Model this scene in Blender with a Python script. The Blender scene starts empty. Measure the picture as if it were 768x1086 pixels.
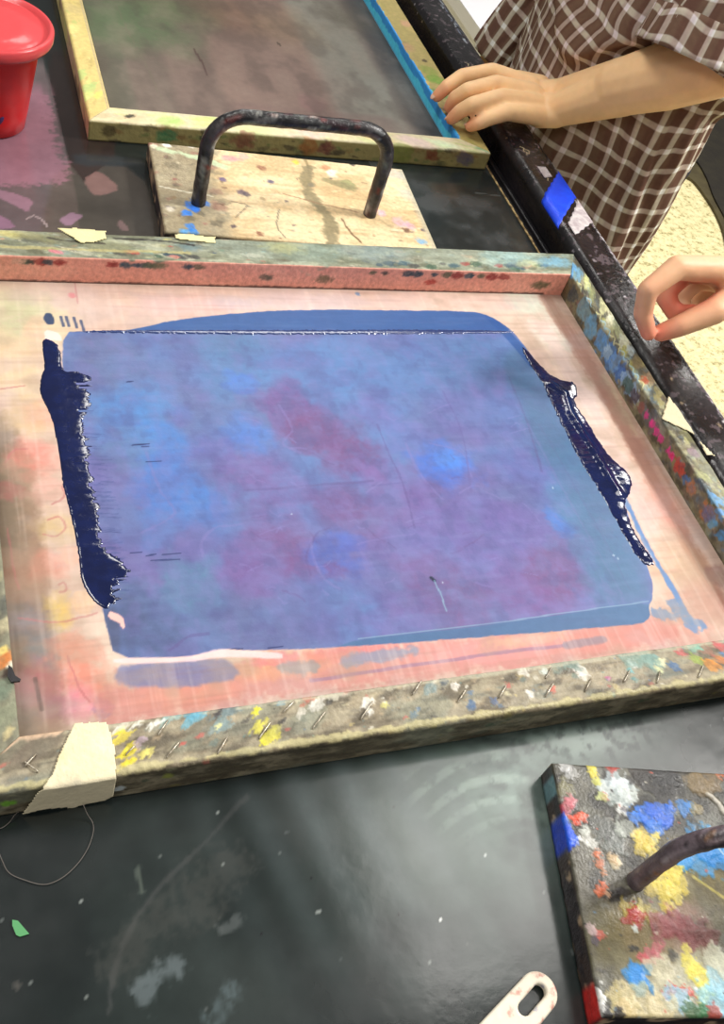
import bpy, math, random
import numpy as np
from mathutils import Vector, Matrix

scene = bpy.context.scene
COL = scene.collection
rnd = random.Random(7)
T = 0.90                      # table top height, metres
CAMZ = T + 0.632
FPX, CX, CY = 1069.0, 384.0, 543.0

# ------------------------------------------------------------------ camera
def _n(v):
    v = np.array(v, float); return v / np.linalg.norm(v)
_Y = _n([-147 - CX, -913 - CY, FPX]); _X = _n([3005 - CX, 372 - CY, FPX])
_X = _n(_X - (_X @ _Y) * _Y); _Z = np.cross(_X, _Y)
if _Z[1] > 0: _Z = -_Z
RW = np.array([_X, _Y, _Z])
CAM = np.array([0, 0, CAMZ])
def P(px, py, z=T):
    """point of the photograph's ray at height z (metres)"""
    d = RW @ np.array([px - CX, py - CY, FPX])
    return CAM + d * ((z - CAMZ) / d[2])
cam = bpy.data.objects.new('camera', bpy.data.cameras.new('camera'))
COL.objects.link(cam)
M = Matrix([[RW[i][0], -RW[i][1], -RW[i][2]] for i in range(3)]).to_4x4()
M.translation = Vector(CAM)
cam.matrix_world = M
cam.data.sensor_fit = 'VERTICAL'; cam.data.sensor_height = 24
cam.data.lens = 24 * FPX / 1086.0
cam.data.clip_start = 0.01
scene.camera = cam

# ------------------------------------------------------------------ small helpers
def s2l(c):
    c = np.asarray(c, float)
    return np.where(c <= 0.04045, c / 12.92, ((c + 0.055) / 1.055) ** 2.4)
def lin(rgb): return tuple(s2l(np.array(rgb) / 255.0)) + (1.0,)

def _hash(ix, iy, seed):
    h = (ix.astype(np.int64) * 374761393 + iy.astype(np.int64) * 668265263 + seed * 974634777) & 0xffffffff
    h = ((h ^ (h >> 13)) * 1274126177) & 0xffffffff
    h = (h ^ (h >> 16)) & 0xffffffff
    return h / 4294967295.0
def vnoise(x, y, seed=0):
    ix = np.floor(x); iy = np.floor(y); fx = x - ix; fy = y - iy
    fx = fx * fx * (3 - 2 * fx); fy = fy * fy * (3 - 2 * fy)
    a = _hash(ix, iy, seed); b = _hash(ix + 1, iy, seed); c = _hash(ix, iy + 1, seed); d = _hash(ix + 1, iy + 1, seed)
    return (a * (1 - fx) + b * fx) * (1 - fy) + (c * (1 - fx) + d * fx) * fy
def fbm(x, y, seed=0, octv=4):
    s = 0; a = 0.5; t = 0
    for o in range(octv):
        s = s + a * vnoise(x, y, seed + o * 17); t += a
        x = x * 2.03 + 3.1; y = y * 2.03 + 7.7; a *= 0.5
    return s / t                       # 0..1
def sstep(a, b, x):
    t = np.clip((x - a) / (b - a + 1e-12), 0, 1); return t * t * (3 - 2 * t)

def new_mesh(name, co, faces, mat=None, parent=None, col=None, smooth=True, extra=None):
    """co (n,3); faces (m,4) int array or list of tuples"""
    me = bpy.data.meshes.new(name)
    if isinstance(faces, np.ndarray):
        k = faces.shape[1]
        me.vertices.add(len(co)); me.vertices.foreach_set('co', np.asarray(co, np.float32).ravel())
        me.loops.add(faces.size); me.loops.foreach_set('vertex_index', faces.astype(np.int32).ravel())
        me.polygons.add(len(faces))
        me.polygons.foreach_set('loop_start', (np.arange(len(faces)) * k).astype(np.int32))
        me.update(calc_edges=True)
    else:
        me.from_pydata([tuple(c) for c in co], [], [tuple(f) for f in faces])
    me.validate()
    if smooth: me.polygons.foreach_set('use_smooth', [True] * len(me.polygons))
    if col is not None:
        at = me.color_attributes.new('Col', 'FLOAT_COLOR', 'POINT')
        c4 = np.ones((len(co), 4), np.float32); c4[:, :3] = s2l(np.clip(col, 0, 1))
        at.data.foreach_set('color', c4.ravel())
    if extra is not None:
        at = me.attributes.new('pl', 'FLOAT_VECTOR', 'POINT')
        at.data.foreach_set('vector', np.asarray(extra, np.float32).ravel())
    me.update()
    ob = bpy.data.objects.new(name, me); COL.objects.link(ob)
    if mat: me.materials.append(mat)
    if parent: ob.parent = parent
    return ob

def thing(name, label, cat, group=None, loc=(0, 0, 0)):
    o = bpy.data.objects.new(name, None); COL.objects.link(o)
    o.empty_display_size = 0.05
    o['label'] = label; o['category'] = cat
    if group: o['group'] = group
    return o
def tag(o, label, cat, group=None):
    o['label'] = label; o['category'] = cat
    if group: o['group'] = group
    return o

# ------------------------------------------------------------------ materials
def mat_new(name):
    m = bpy.data.materials.new(name); m.use_nodes = True
    nt = m.node_tree; b = nt.nodes['Principled BSDF']
    return m, nt, b
def N(nt, t, **kw):
    n = nt.nodes.new(t)
    for k, v in kw.items(): setattr(n, k, v)
    return n
def add_bump(nt, b, scale, dist, detail=4, kind='noise', strength=1.0, stretch=None):
    tc = N(nt, 'ShaderNodeTexCoord'); src = tc.outputs['Object']
    if stretch:
        mp = N(nt, 'ShaderNodeMapping'); mp.inputs['Scale'].default_value = stretch
        nt.links.new(src, mp.inputs[0]); src = mp.outputs[0]
    if kind == 'noise':
        t = N(nt, 'ShaderNodeTexNoise'); t.inputs['Scale'].default_value = scale; t.inputs['Detail'].default_value = detail
        out = t.outputs[0]
    else:
        t = N(nt, 'ShaderNodeTexVoronoi'); t.inputs['Scale'].default_value = scale; out = t.outputs['Distance']
    nt.links.new(src, t.inputs['Vector'])
    bp = N(nt, 'ShaderNodeBump'); bp.inputs['Distance'].default_value = dist; bp.inputs['Strength'].default_value = strength
    nt.links.new(out, bp.inputs['Height']); nt.links.new(bp.outputs[0], b.inputs['Normal'])
    return out
def painted(name, rough=0.5, bump=(300, 0.0006), var=0.12, vscale=180, spec=0.5, stretch=None, rvar=0.0, coat=0.0):
    """colour comes from the paint layers stored on the mesh, broken up by fine noise"""
    m, nt, b = mat_new(name)
    a = N(nt, 'ShaderNodeAttribute', attribute_name='Col')
    tc = N(nt, 'ShaderNodeTexCoord')
    no = N(nt, 'ShaderNodeTexNoise'); no.inputs['Scale'].default_value = vscale; no.inputs['Detail'].default_value = 5
    nt.links.new(tc.outputs['Object'], no.inputs['Vector'])
    mr = N(nt, 'ShaderNodeMapRange'); mr.inputs['From Min'].default_value = 0.3; mr.inputs['From Max'].default_value = 0.7
    mr.inputs['To Min'].default_value = 1 - var; mr.inputs['To Max'].default_value = 1 + var
    nt.links.new(no.outputs[0], mr.inputs['Value'])
    mx = N(nt, 'ShaderNodeVectorMath', operation='SCALE')
    nt.links.new(a.outputs['Color'], mx.inputs[0]); nt.links.new(mr.outputs[0], mx.inputs['Scale'])
    nt.links.new(mx.outputs[0], b.inputs['Base Color'])
    b.inputs['Roughness'].default_value = rough
    b.inputs['Specular IOR Level'].default_value = spec
    b.inputs['Coat Weight'].default_value = coat; b.inputs['Coat Roughness'].default_value = 0.15
    if rvar:
        m2 = N(nt, 'ShaderNodeMapRange'); m2.inputs['To Min'].default_value = rough - rvar; m2.inputs['To Max'].default_value = rough + rvar
        n2 = N(nt, 'ShaderNodeTexNoise'); n2.inputs['Scale'].default_value = 14; n2.inputs['Detail'].default_value = 6
        nt.links.new(tc.outputs['Object'], n2.inputs['Vector'])
        m2.inputs['From Min'].default_value = 0.35; m2.inputs['From Max'].default_value = 0.65
        nt.links.new(n2.outputs[0], m2.inputs['Value']); nt.links.new(m2.outputs[0], b.inputs['Roughness'])
    if bump: add_bump(nt, b, bump[0], bump[1], stretch=stretch)
    return m
def plain(name, rgb, rough=0.5, spec=0.5, bump=None, metal=0, coat=0, sss=0, var=0.0, vscale=60, rgb2=None):
    m, nt, b = mat_new(name)
    b.inputs['Base Color'].default_value = lin(rgb)
    if rgb2 is not None:
        tc = N(nt, 'ShaderNodeTexCoord'); no = N(nt, 'ShaderNodeTexNoise')
        no.inputs['Scale'].default_value = vscale; no.inputs['Detail'].default_value = 6
        nt.links.new(tc.outputs['Object'], no.inputs['Vector'])
        cr = N(nt, 'ShaderNodeValToRGB'); cr.color_ramp.elements[0].position = 0.38; cr.color_ramp.elements[1].position = 0.62
        cr.color_ramp.elements[0].color = lin(rgb); cr.color_ramp.elements[1].color = lin(rgb2)
        nt.links.new(no.outputs[0], cr.inputs[0]); nt.links.new(cr.outputs[0], b.inputs['Base Color'])
    b.inputs['Roughness'].default_value = rough; b.inputs['Specular IOR Level'].default_value = spec
    b.inputs['Metallic'].default_value = metal; b.inputs['Coat Weight'].default_value = coat
    if sss:
        b.inputs['Subsurface Weight'].default_value = sss; b.inputs['Subsurface Radius'].default_value = (0.012, 0.005, 0.003)
        b.inputs['Subsurface Scale'].default_value = 0.6
    if bump: add_bump(nt, b, bump[0], bump[1])
    return m

M_frame = painted('painted wood', 0.55, (260, 0.0009), 0.16, 220, rvar=0.12)
M_frame2 = painted('painted wood smooth', 0.55, (200, 0.0005), 0.10, 160)
M_mesh = painted('inked screen fabric', 0.42, (500, 0.00012), 0.05, 120, spec=0.35)
M_mesh2 = painted('stained screen fabric', 0.5, (500, 0.0001), 0.06, 120, spec=0.3)
M_table = painted('black table laminate', 0.19, (60, 0.00012), 0.10, 60, spec=0.62, rvar=0.05)
M_board = painted('painted plywood', 0.45, (420, 0.0006), 0.16, 240, rvar=0.12, coat=0.05)
M_rail = painted('black painted rail', 0.30, (160, 0.0007), 0.15, 120, rvar=0.1)
M_ink = plain('wet navy ink', (12, 22, 62), 0.10, 0.8, bump=(110, 0.00022), rgb2=(16, 28, 74), vscale=90)
M_bead = plain('wet blue ink bead', (40, 58, 108), 0.16, 1.0, bump=(260, 0.00025))
M_steel = plain('staple steel', (206, 198, 180), 0.35, 0.5, metal=0.35, rgb2=(140, 128, 110), vscale=300)
M_tape = painted('masking tape', 0.75, (350, 0.0006), 0.05, 250)
M_bluetape = plain('blue tape', (12, 62, 225), 0.4, 0.5, bump=(300, 0.0004), rgb2=(18, 75, 235), vscale=90)
M_whitetape = plain('white tape', (205, 198, 198), 0.5, 0.4, bump=(200, 0.0006), rgb2=(170, 158, 162), vscale=120)
M_tube = painted('paint crusted tube', 0.33, (260, 0.0009), 0.15, 200)
M_edge = plain('worn laminate edge', (190, 165, 115), 0.6, 0.3, bump=(300, 0.0008), rgb2=(95, 75, 50), vscale=120)
M_black = plain('black recess', (18, 17, 20), 0.35, 0.4, bump=(80, 0.0003), rgb2=(26, 24, 28), vscale=40)

# ------------------------------------------------------------------ paint layers
def chaikin(pts, it=2, r=.25):
    for _ in range(it):
        o = []
        for a, b in zip(pts, list(pts[1:]) + [pts[0]]):
            o += [(a[0] + (b[0] - a[0]) * r, a[1] + (b[1] - a[1]) * r), (b[0] + (a[0] - b[0]) * r, b[1] + (a[1] - b[1]) * r)]
        pts = o
    return pts
class Paint:
    def __init__(s, pts, u, v, base, seed=0, ws=60.0):
        s.p = pts; s.u = u; s.v = v; s.seed = seed
        s.c = np.tile(np.array(base, float) / 255, (len(u), 1)); s.h = np.zeros(len(u))
        s.w1 = fbm(u * ws, v * ws, seed + 5, 4) - 0.5
        s.w2 = fbm(u * ws * 4, v * ws * 4, seed + 9, 3) - 0.5
    def uv(s, px, py, z):
        q = P(px, py, z); i = np.argmin(((s.p - q) ** 2).sum(1)); return s.u[i], s.v[i]
    def mix(s, m, col, a=1.0, h=0.0, idx=None):
        m = np.clip(m * a, 0, 1); col = np.array(col, float) / 255
        if idx is None:
            s.c += (col - s.c) * m[:, None]; s.h += h * m
        else:
            s.c[idx] += (col - s.c[idx]) * m[:, None]; s.h[idx] += h * m
    def tint(s, m, col, a): s.mix(m, col, a)
    def blot(s, u0, v0, ru, rv=None, ang=0, col=(0, 0, 0), a=1, soft=0.25, warp=0.8, h=0.0, wf=0.5):
        rv = rv or ru; R = max(ru, rv) * 1.9
        idx = np.nonzero((np.abs(s.u - u0) < R) & (np.abs(s.v - v0) < R))[0]
        if not len(idx): return
        du = s.u[idx] - u0; dv = s.v[idx] - v0; ca, sa = math.cos(ang), math.sin(ang)
        x = (du * ca + dv * sa) / ru; y = (-du * sa + dv * ca) / rv
        k = 1.7 / max(min(ru, rv), 0.0008)
        nz = fbm(s.u[idx] * k + u0 * 999, s.v[idx] * k, s.seed + 3, 4) - 0.5
        d = np.sqrt(x * x + y * y) + warp * nz * 1.5
        tex = 0.72 + 0.28 * sstep(0.35, 0.6, nz + 0.5 + s.w2[idx] * .5)
        s.mix((1 - sstep(1 - soft, 1 + soft, d)) * tex, col, a, h * 0.45, idx)
    def blotpx(s, px, py, z, rpx, col, a=1, soft=0.3, warp=0.8, h=0.0, asp=1.0, ang=0):
        """blot whose radius is given in photo pixels across, laid on the surface at height z"""
        u0, v0 = s.uv(px, py, z); r = rpx * np.linalg.norm(P(px, py, z) - CAM) / 1150.0
        s.blot(u0, v0, r, r * asp, ang, col, a, soft, warp, h)
    def stroke(s, pts, z, w, col, a=1, soft=0.4, warp=0.5, h=0.0, raw=False):
        if not raw and len(pts) > 2: pts = spline([(a_, b_, 0) for a_, b_ in pts], len(pts) * 3)
        q = [p if raw else s.uv(p[0], p[1], z) for p in pts]
        q = np.array(q); lo = q.min(0) - w * 3; hi = q.max(0) + w * 3
        idx = np.nonzero((s.u > lo[0]) & (s.u < hi[0]) & (s.v > lo[1]) & (s.v < hi[1]))[0]
        if not len(idx): return
        d = np.full(len(idx), 1e9); U = s.u[idx]; V = s.v[idx]
        for a0, b0 in zip(q[:-1], q[1:]):
            e = b0 - a0; L = (e ** 2).sum() + 1e-12
            t = np.clip(((U - a0[0]) * e[0] + (V - a0[1]) * e[1]) / L, 0, 1)
            d = np.minimum(d, np.hypot(U - a0[0] - t * e[0], V - a0[1] - t * e[1]))
        d = d / w + warp * (s.w1[idx] + s.w2[idx])
        s.mix(1 - sstep(1 - soft, 1 + soft, d), col, a, h, idx)
    def polydist(s, pts, z, raw=False, idx=None):
        q = np.array([p if raw else tuple(P(p[0], p[1], z)[:2]) for p in pts])
        U = s.u if idx is None else s.u[idx]; V = s.v if idx is None else s.v[idx]
        return polysd(q, U, V)
    def poly(s, pts, z, col, a=1, soft=0.002, warp=0.002, h=0.0, fine=0.5, raw=False):
        if not raw: pts = chaikin(pts, 1, .18)
        q = np.array([p if raw else tuple(P(p[0], p[1], z)[:2]) for p in pts])
        mg = soft * 2 + warp + 0.004
        idx = np.nonzero((s.u > q[:, 0].min() - mg) & (s.u < q[:, 0].max() + mg) & (s.v > q[:, 1].min() - mg) & (s.v < q[:, 1].max() + mg))[0]
        if not len(idx): return
        d = polysd(q, s.u[idx], s.v[idx]) + warp * 2 * (s.w1[idx] * (1 - fine) + s.w2[idx] * fine)
        s.mix(sstep(-soft, soft, d), col, a, h, idx)
    def scatter(s, n, pal, r0, r1, a=(0.5, 1), asp=(0.4, 1), ang=(-0.4, 0.4), ulim=None, vlim=None, h=0.0, seed=1, soft=0.3, warp=1.0):
        r = random.Random(seed)
        u0, u1 = ulim or (s.u.min(), s.u.max()); v0, v1 = vlim or (s.v.min(), s.v.max())
        for k in range(n):
            rr = r0 * (r1 / r0) ** (r.random() ** 1.5)
            s.blot(r.uniform(u0, u1), r.uniform(v0, v1), rr, rr * r.uniform(*asp), r.uniform(*ang), r.choice(pal), r.uniform(*a), soft, warp, h * r.random())

def polysd(q, U, V):
    """signed distance, positive inside"""
    d = np.full(len(U), 1e9); ins = np.zeros(len(U), bool)
    for a0, b0 in zip(q, np.roll(q, -1, 0)):
        e = b0 - a0; L = (e ** 2).sum() + 1e-12
        t = np.clip(((U - a0[0]) * e[0] + (V - a0[1]) * e[1]) / L, 0, 1)
        d = np.minimum(d, np.hypot(U - a0[0] - t * e[0], V - a0[1] - t * e[1]))
        c = ((a0[1] > V) != (b0[1] > V))
        xi = (b0[0] - a0[0]) * (V - a0[1]) / (b0[1] - a0[1] + 1e-15) + a0[0]
        ins ^= c & (U < xi)
    return np.where(ins, d, -d)

def sheet(name, xs, ys, z, base, paintfn, mat, parent=None, thick=0.001, seed=0, ws=60, res_h=1.0):
    """flat rectangle with fine grid on top, closed below, painted in layers"""
    X, Y = np.meshgrid(xs, ys); nx, ny = len(xs), len(ys)
    u = X.ravel(); v = Y.ravel(); pts = np.stack([u, v, np.full(len(u), z)], 1)
    p = Paint(pts, u, v, base, seed, ws); paintfn(p)
    co = pts.copy(); co[:, 2] += p.h * res_h
    i = np.arange(nx * ny).reshape(ny, nx)
    f = np.stack([i[:-1, :-1], i[:-1, 1:], i[1:, 1:], i[1:, :-1]], -1).reshape(-1, 4)
    ring = np.concatenate([i[0, :], i[1:, -1], i[-1, -2::-1], i[-2:0:-1, 0]])
    n0 = len(co); low = co[ring].copy(); low[:, 2] = z - thick
    co = np.vstack([co, low]); col = np.vstack([p.c, p.c[ring]])
    k = len(ring); a = np.arange(k); b = (a + 1) % k
    side = np.stack([ring[b], ring[a], n0 + a, n0 + b], 1)
    cen = np.array([[u.mean(), v.mean(), z - thick]]); co = np.vstack([co, cen]); col = np.vstack([col, col[:1]])
    c = len(co) - 1
    bot = np.stack([n0 + a, np.full(k, c), np.full(k, c), n0 + b], 1)
    fs = np.vstack([f, side])
    ob = None
    me_faces = [tuple(r) for r in []]
    # bottom as triangles: use quads only for speed, so add a second ring collapsed on the centre
    low2 = low.copy(); low2[:, 0] = cen[0, 0]; low2[:, 1] = cen[0, 1]
    co[-1] = cen; n1 = len(co); co = np.vstack([co, low2 + (low - low2) * 1e-3]); col = np.vstack([col, p.c[ring]])
    bot = np.stack([n0 + b, n0 + a, n1 + a, n1 + b], 1)
    fs = np.vstack([fs, bot])
    return new_mesh(name, co, fs, mat, parent, col)

def bar(name, ia, ib, oa, ob_, z0, z1, res, parent, mat, base, paintfn, r=0.003, seed=0, rough=0.0004, inner_r=0.0012, cuts=()):
    ia, ib, oa, ob_ = [np.array(q, float) for q in (ia, ib, oa, ob_)]
    W = (np.linalg.norm(oa - ia) * 0 + abs(np.cross(ib - ia, oa - ia)) / np.linalg.norm(ib - ia))
    Ht = z1 - z0; L = np.linalg.norm(ib - ia)
    prof = []
    nw = max(3, int(Ht / res)); nt = max(4, int(W / res))
    for k in range(nw): prof.append((0, z0 + (Ht - inner_r) * k / nw))
    for k in range(3):
        t = math.pi / 2 * k / 2; prof.append((inner_r * (1 - math.cos(t)), z1 - inner_r + inner_r * math.sin(t)))
    for k in range(1, nt): prof.append((inner_r + (W - inner_r - r) * k / nt, z1))
    for k in range(4):
        t = math.pi / 2 * k / 3; prof.append((W - r + r * math.sin(t), z1 - r + r * math.cos(t)))
    for k in range(1, nw + 1): prof.append((W, z1 - r - (Ht - r) * k / nw))
    prof = np.array(prof); J = len(prof)
    vv = np.concatenate([[0], np.cumsum(np.hypot(*np.diff(prof, axis=0).T))])
    n = int(L / res); S = np.linspace(0, 1, n + 1)
    w = prof[:, 0] / W
    inn = ia[None] + (ib - ia)[None] * S[:, None]; out = oa[None] + (ob_ - oa)[None] * S[:, None]
    xy = inn[:, None, :] + (out - inn)[:, None, :] * w[None, :, None]
    co = np.concatenate([xy, np.broadcast_to(prof[:, 1][None, :, None], xy.shape[:2] + (1,))], 2).reshape(-1, 3)
    u = np.repeat(S * L, J); v = np.tile(vv, n + 1)
    pt = Paint(co, u, v, base, seed); pt.Ht = Ht; pt.W = W; pt.L = L; pt.vtop = Ht; pt.vout = Ht + W
    paintfn(pt)
    # lumpy crust, displaced outward
    d = np.zeros_like(co); wl = np.tile((prof[:, 0] < 1e-6), n + 1); wo = np.tile(prof[:, 0] > W - 1e-6, n + 1)
    inn_dir = (inn - out); inn_dir /= np.linalg.norm(inn_dir, axis=1)[:, None]
    dirs = np.repeat(inn_dir, J, 0)
    amp = (fbm(u * 90, v * 90, seed + 3, 4) - 0.5) * 2 * rough + (fbm(u * 14, v * 14, seed + 31, 2) - 0.5) * rough * 2 + pt.h
    d[:, 2] = np.where(wl | wo, 0, amp)
    d[:, :2] = np.where(wo[:, None], -dirs * amp[:, None], 0) + np.where(wl[:, None], dirs * np.maximum(amp, 0)[:, None] * 0.6, 0)
    jj = np.tile(np.arange(J), n + 1); d[(jj == 0) | (jj == J - 1)] = 0
    co = co + d
    i = np.arange((n + 1) * J).reshape(n + 1, J); jn = np.roll(np.arange(J), -1)
    f = np.stack([i[:-1, :], i[:-1][:, jn], i[1:][:, jn], i[1:, :]], -1).reshape(-1, 4)
    faces = f
    # end caps
    c0 = co[:J].mean(0); c1 = co[-J:].mean(0); m0 = len(co)
    e0 = c0 + (co[:J] - c0) * 1e-3; e1 = c1 + (co[-J:] - c1) * 1e-3
    co = np.vstack([co, e0, e1]); col = np.vstack([pt.c, pt.c[:J], pt.c[-J:]])
    a = np.arange(J)
    cap0 = np.stack([a, m0 + a, m0 + jn, jn], 1)
    l = n * J
    cap1 = np.stack([l + jn, m0 + J + jn, m0 + J + a, l + a], 1)
    me = new_mesh(name, co, np.vstack([faces, cap0, cap1]), mat, parent, col)
    bmfix(me)
    return me
def bmfix(ob):
    import bmesh
    bm = bmesh.new(); bm.from_mesh(ob.data); bmesh.ops.recalc_face_normals(bm, faces=bm.faces); bm.to_mesh(ob.data); bm.free()

def tube(name, pts, radii, mat, parent=None, seg=12, colfn=None, seed=0, lump=0.0, closed=False):
    pts = [np.array(p, float) for p in pts]; n = len(pts)
    if not hasattr(radii, '__len__'): radii = [radii] * n
    co = []; t0 = None; side = None
    for k in range(n):
        t = pts[min(k + 1, n - 1)] - pts[max(k - 1, 0)]; t /= np.linalg.norm(t) + 1e-12
        if side is None:
            side = np.cross(t, [0, 0, 1.0]);
            if np.linalg.norm(side) < 1e-3: side = np.cross(t, [0, 1.0, 0])
        side = side - (side @ t) * t; side /= np.linalg.norm(side); up = np.cross(side, t)
        for j in range(seg):
            a = 2 * math.pi * j / seg
            rr = radii[k]
            if lump: rr += lump * (float(fbm(np.array([k * 0.35 + 5.0]), np.array([j * 0.9]), seed, 3)[0]) - 0.5)
            co.append(pts[k] + (side * math.cos(a) + up * math.sin(a)) * rr)
    f = []
    for k in range(n - 1):
        for j in range(seg):
            a = k * seg + j; b = k * seg + (j + 1) % seg
            f.append((a, b, b + seg, a + seg))
    f.append(tuple(range(seg))[::-1]); f.append(tuple((n - 1) * seg + j for j in range(seg)))
    co = np.array(co)
    col = colfn(co) if colfn else None
    o = new_mesh(name, co, f, mat, parent, col); bmfix(o); return o

def spline(pts, n):
    """Catmull-Rom through points"""
    pts = [np.array(p, float) for p in pts]; q = [2 * pts[0] - pts[1]] + pts + [2 * pts[-1] - pts[-2]]; out = []
    m = len(pts) - 1
    for k in range(n):
        x = k / (n - 1) * m; i = min(int(x), m - 1); t = x - i
        a, b, c, d = q[i:i + 4]
        out.append(0.5 * ((2 * b) + (-a + c) * t + (2 * a - 5 * b + 4 * c - d) * t * t + (-a + 3 * b - 3 * c + d) * t ** 3))
    return out

def extrude_poly(name, pts, z0, z1, mat, parent=None, bevel=0.0, holes=None, smooth=False):
    """closed outline (world xy) extruded from z0 to z1; optional single slot hole bridging"""
    import bmesh
    bm = bmesh.new()
    def loop(ps, z): return [bm.verts.new((p[0], p[1], z)) for p in ps]
    a = loop(pts, z0); b = loop(pts, z1)
    ea = [bm.edges.new((a[i], a[(i + 1) % len(a)])) for i in range(len(a))]
    eb = [bm.edges.new((b[i], b[(i + 1) % len(b)])) for i in range(len(b))]
    for i in range(len(a)):
        j = (i + 1) % len(a); bm.faces.new((a[i], a[j], b[j], b[i]))
    if holes:
        ha = loop(holes, z0); hb = loop(holes, z1)
        ea += [bm.edges.new((ha[i], ha[(i + 1) % len(ha)])) for i in range(len(ha))]
        eb += [bm.edges.new((hb[i], hb[(i + 1) % len(hb)])) for i in range(len(hb))]
        for i in range(len(ha)):
            j = (i + 1) % len(ha); bm.faces.new((ha[j], ha[i], hb[i], hb[j]))
    bmesh.ops.triangle_fill(bm, use_beauty=True, edges=ea); bmesh.ops.triangle_fill(bm, use_beauty=True, edges=eb)
    bmesh.ops.recalc_face_normals(bm, faces=bm.faces)
    me = bpy.data.meshes.new(name); bm.to_mesh(me); bm.free()
    o = bpy.data.objects.new(name, me); COL.objects.link(o); me.materials.append(mat)
    if parent: o.parent = parent
    if bevel:
        m = o.modifiers.new('bevel', 'BEVEL'); m.width = bevel; m.segments = 3; m.limit_method = 'ANGLE'; m.angle_limit = 0.8
    if smooth:
        for p in me.polygons: p.use_smooth = True
    return o

def frange(a, b, step): return np.linspace(a, b, max(2, int(round((b - a) / step)) + 1))

#@@SETTING
# ------------------------------------------------------------------ floor
def floor_mat():
    m, nt, b = mat_new('speckled terrazzo floor')
    tc = N(nt, 'ShaderNodeTexCoord')
    v = N(nt, 'ShaderNodeTexNoise'); v.inputs['Scale'].default_value = 42; v.inputs['Detail'].default_value = 5; v.inputs['Roughness'].default_value = 0.75
    nt.links.new(tc.outputs['Object'], v.inputs['Vector'])
    cr = N(nt, 'ShaderNodeValToRGB'); e = cr.color_ramp.elements
    e[0].position = 0.36; e[0].color = lin((150, 138, 88)); e[1].position = 0.47; e[1].color = lin((226, 213, 160))
    x = cr.color_ramp.elements.new(0.62); x.color = lin((240, 230, 184))
    nt.links.new(v.outputs[0], cr.inputs[0])
    v2 = N(nt, 'ShaderNodeTexVoronoi'); v2.inputs['Scale'].default_value = 55
    nt.links.new(tc.outputs['Object'], v2.inputs['Vector'])
    c2 = N(nt, 'ShaderNodeValToRGB'); c2.color_ramp.elements[0].position = 0.10; c2.color_ramp.elements[1].position = 0.22
    c2.color_ramp.elements[0].color = lin((165, 150, 95)); c2.color_ramp.elements[1].color = (1, 1, 1, 1)
    nt.links.new(v2.outputs['Distance'], c2.inputs[0])
    mx = N(nt, 'ShaderNodeMixRGB', blend_type='MULTIPLY'); mx.inputs[0].default_value = 0.5
    nt.links.new(cr.outputs[0], mx.inputs[1]); nt.links.new(c2.outputs[0], mx.inputs[2])
    nt.links.new(mx.outputs[0], b.inputs['Base Color']); b.inputs['Roughness'].default_value = 0.5
    return m
fl = new_mesh('floor', np.array([(-3, -2, 0), (6, -2, 0), (6, 7, 0), (-3, 7, 0), (-3, -2, -.05), (6, -2, -.05), (6, 7, -.05), (-3, 7, -.05)], float),
              [(0, 1, 2, 3), (7, 6, 5, 4), (0, 4, 5, 1), (1, 5, 6, 2), (2, 6, 7, 3), (3, 7, 4, 0)], floor_mat(), smooth=False)
fl['kind'] = 'structure'

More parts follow.
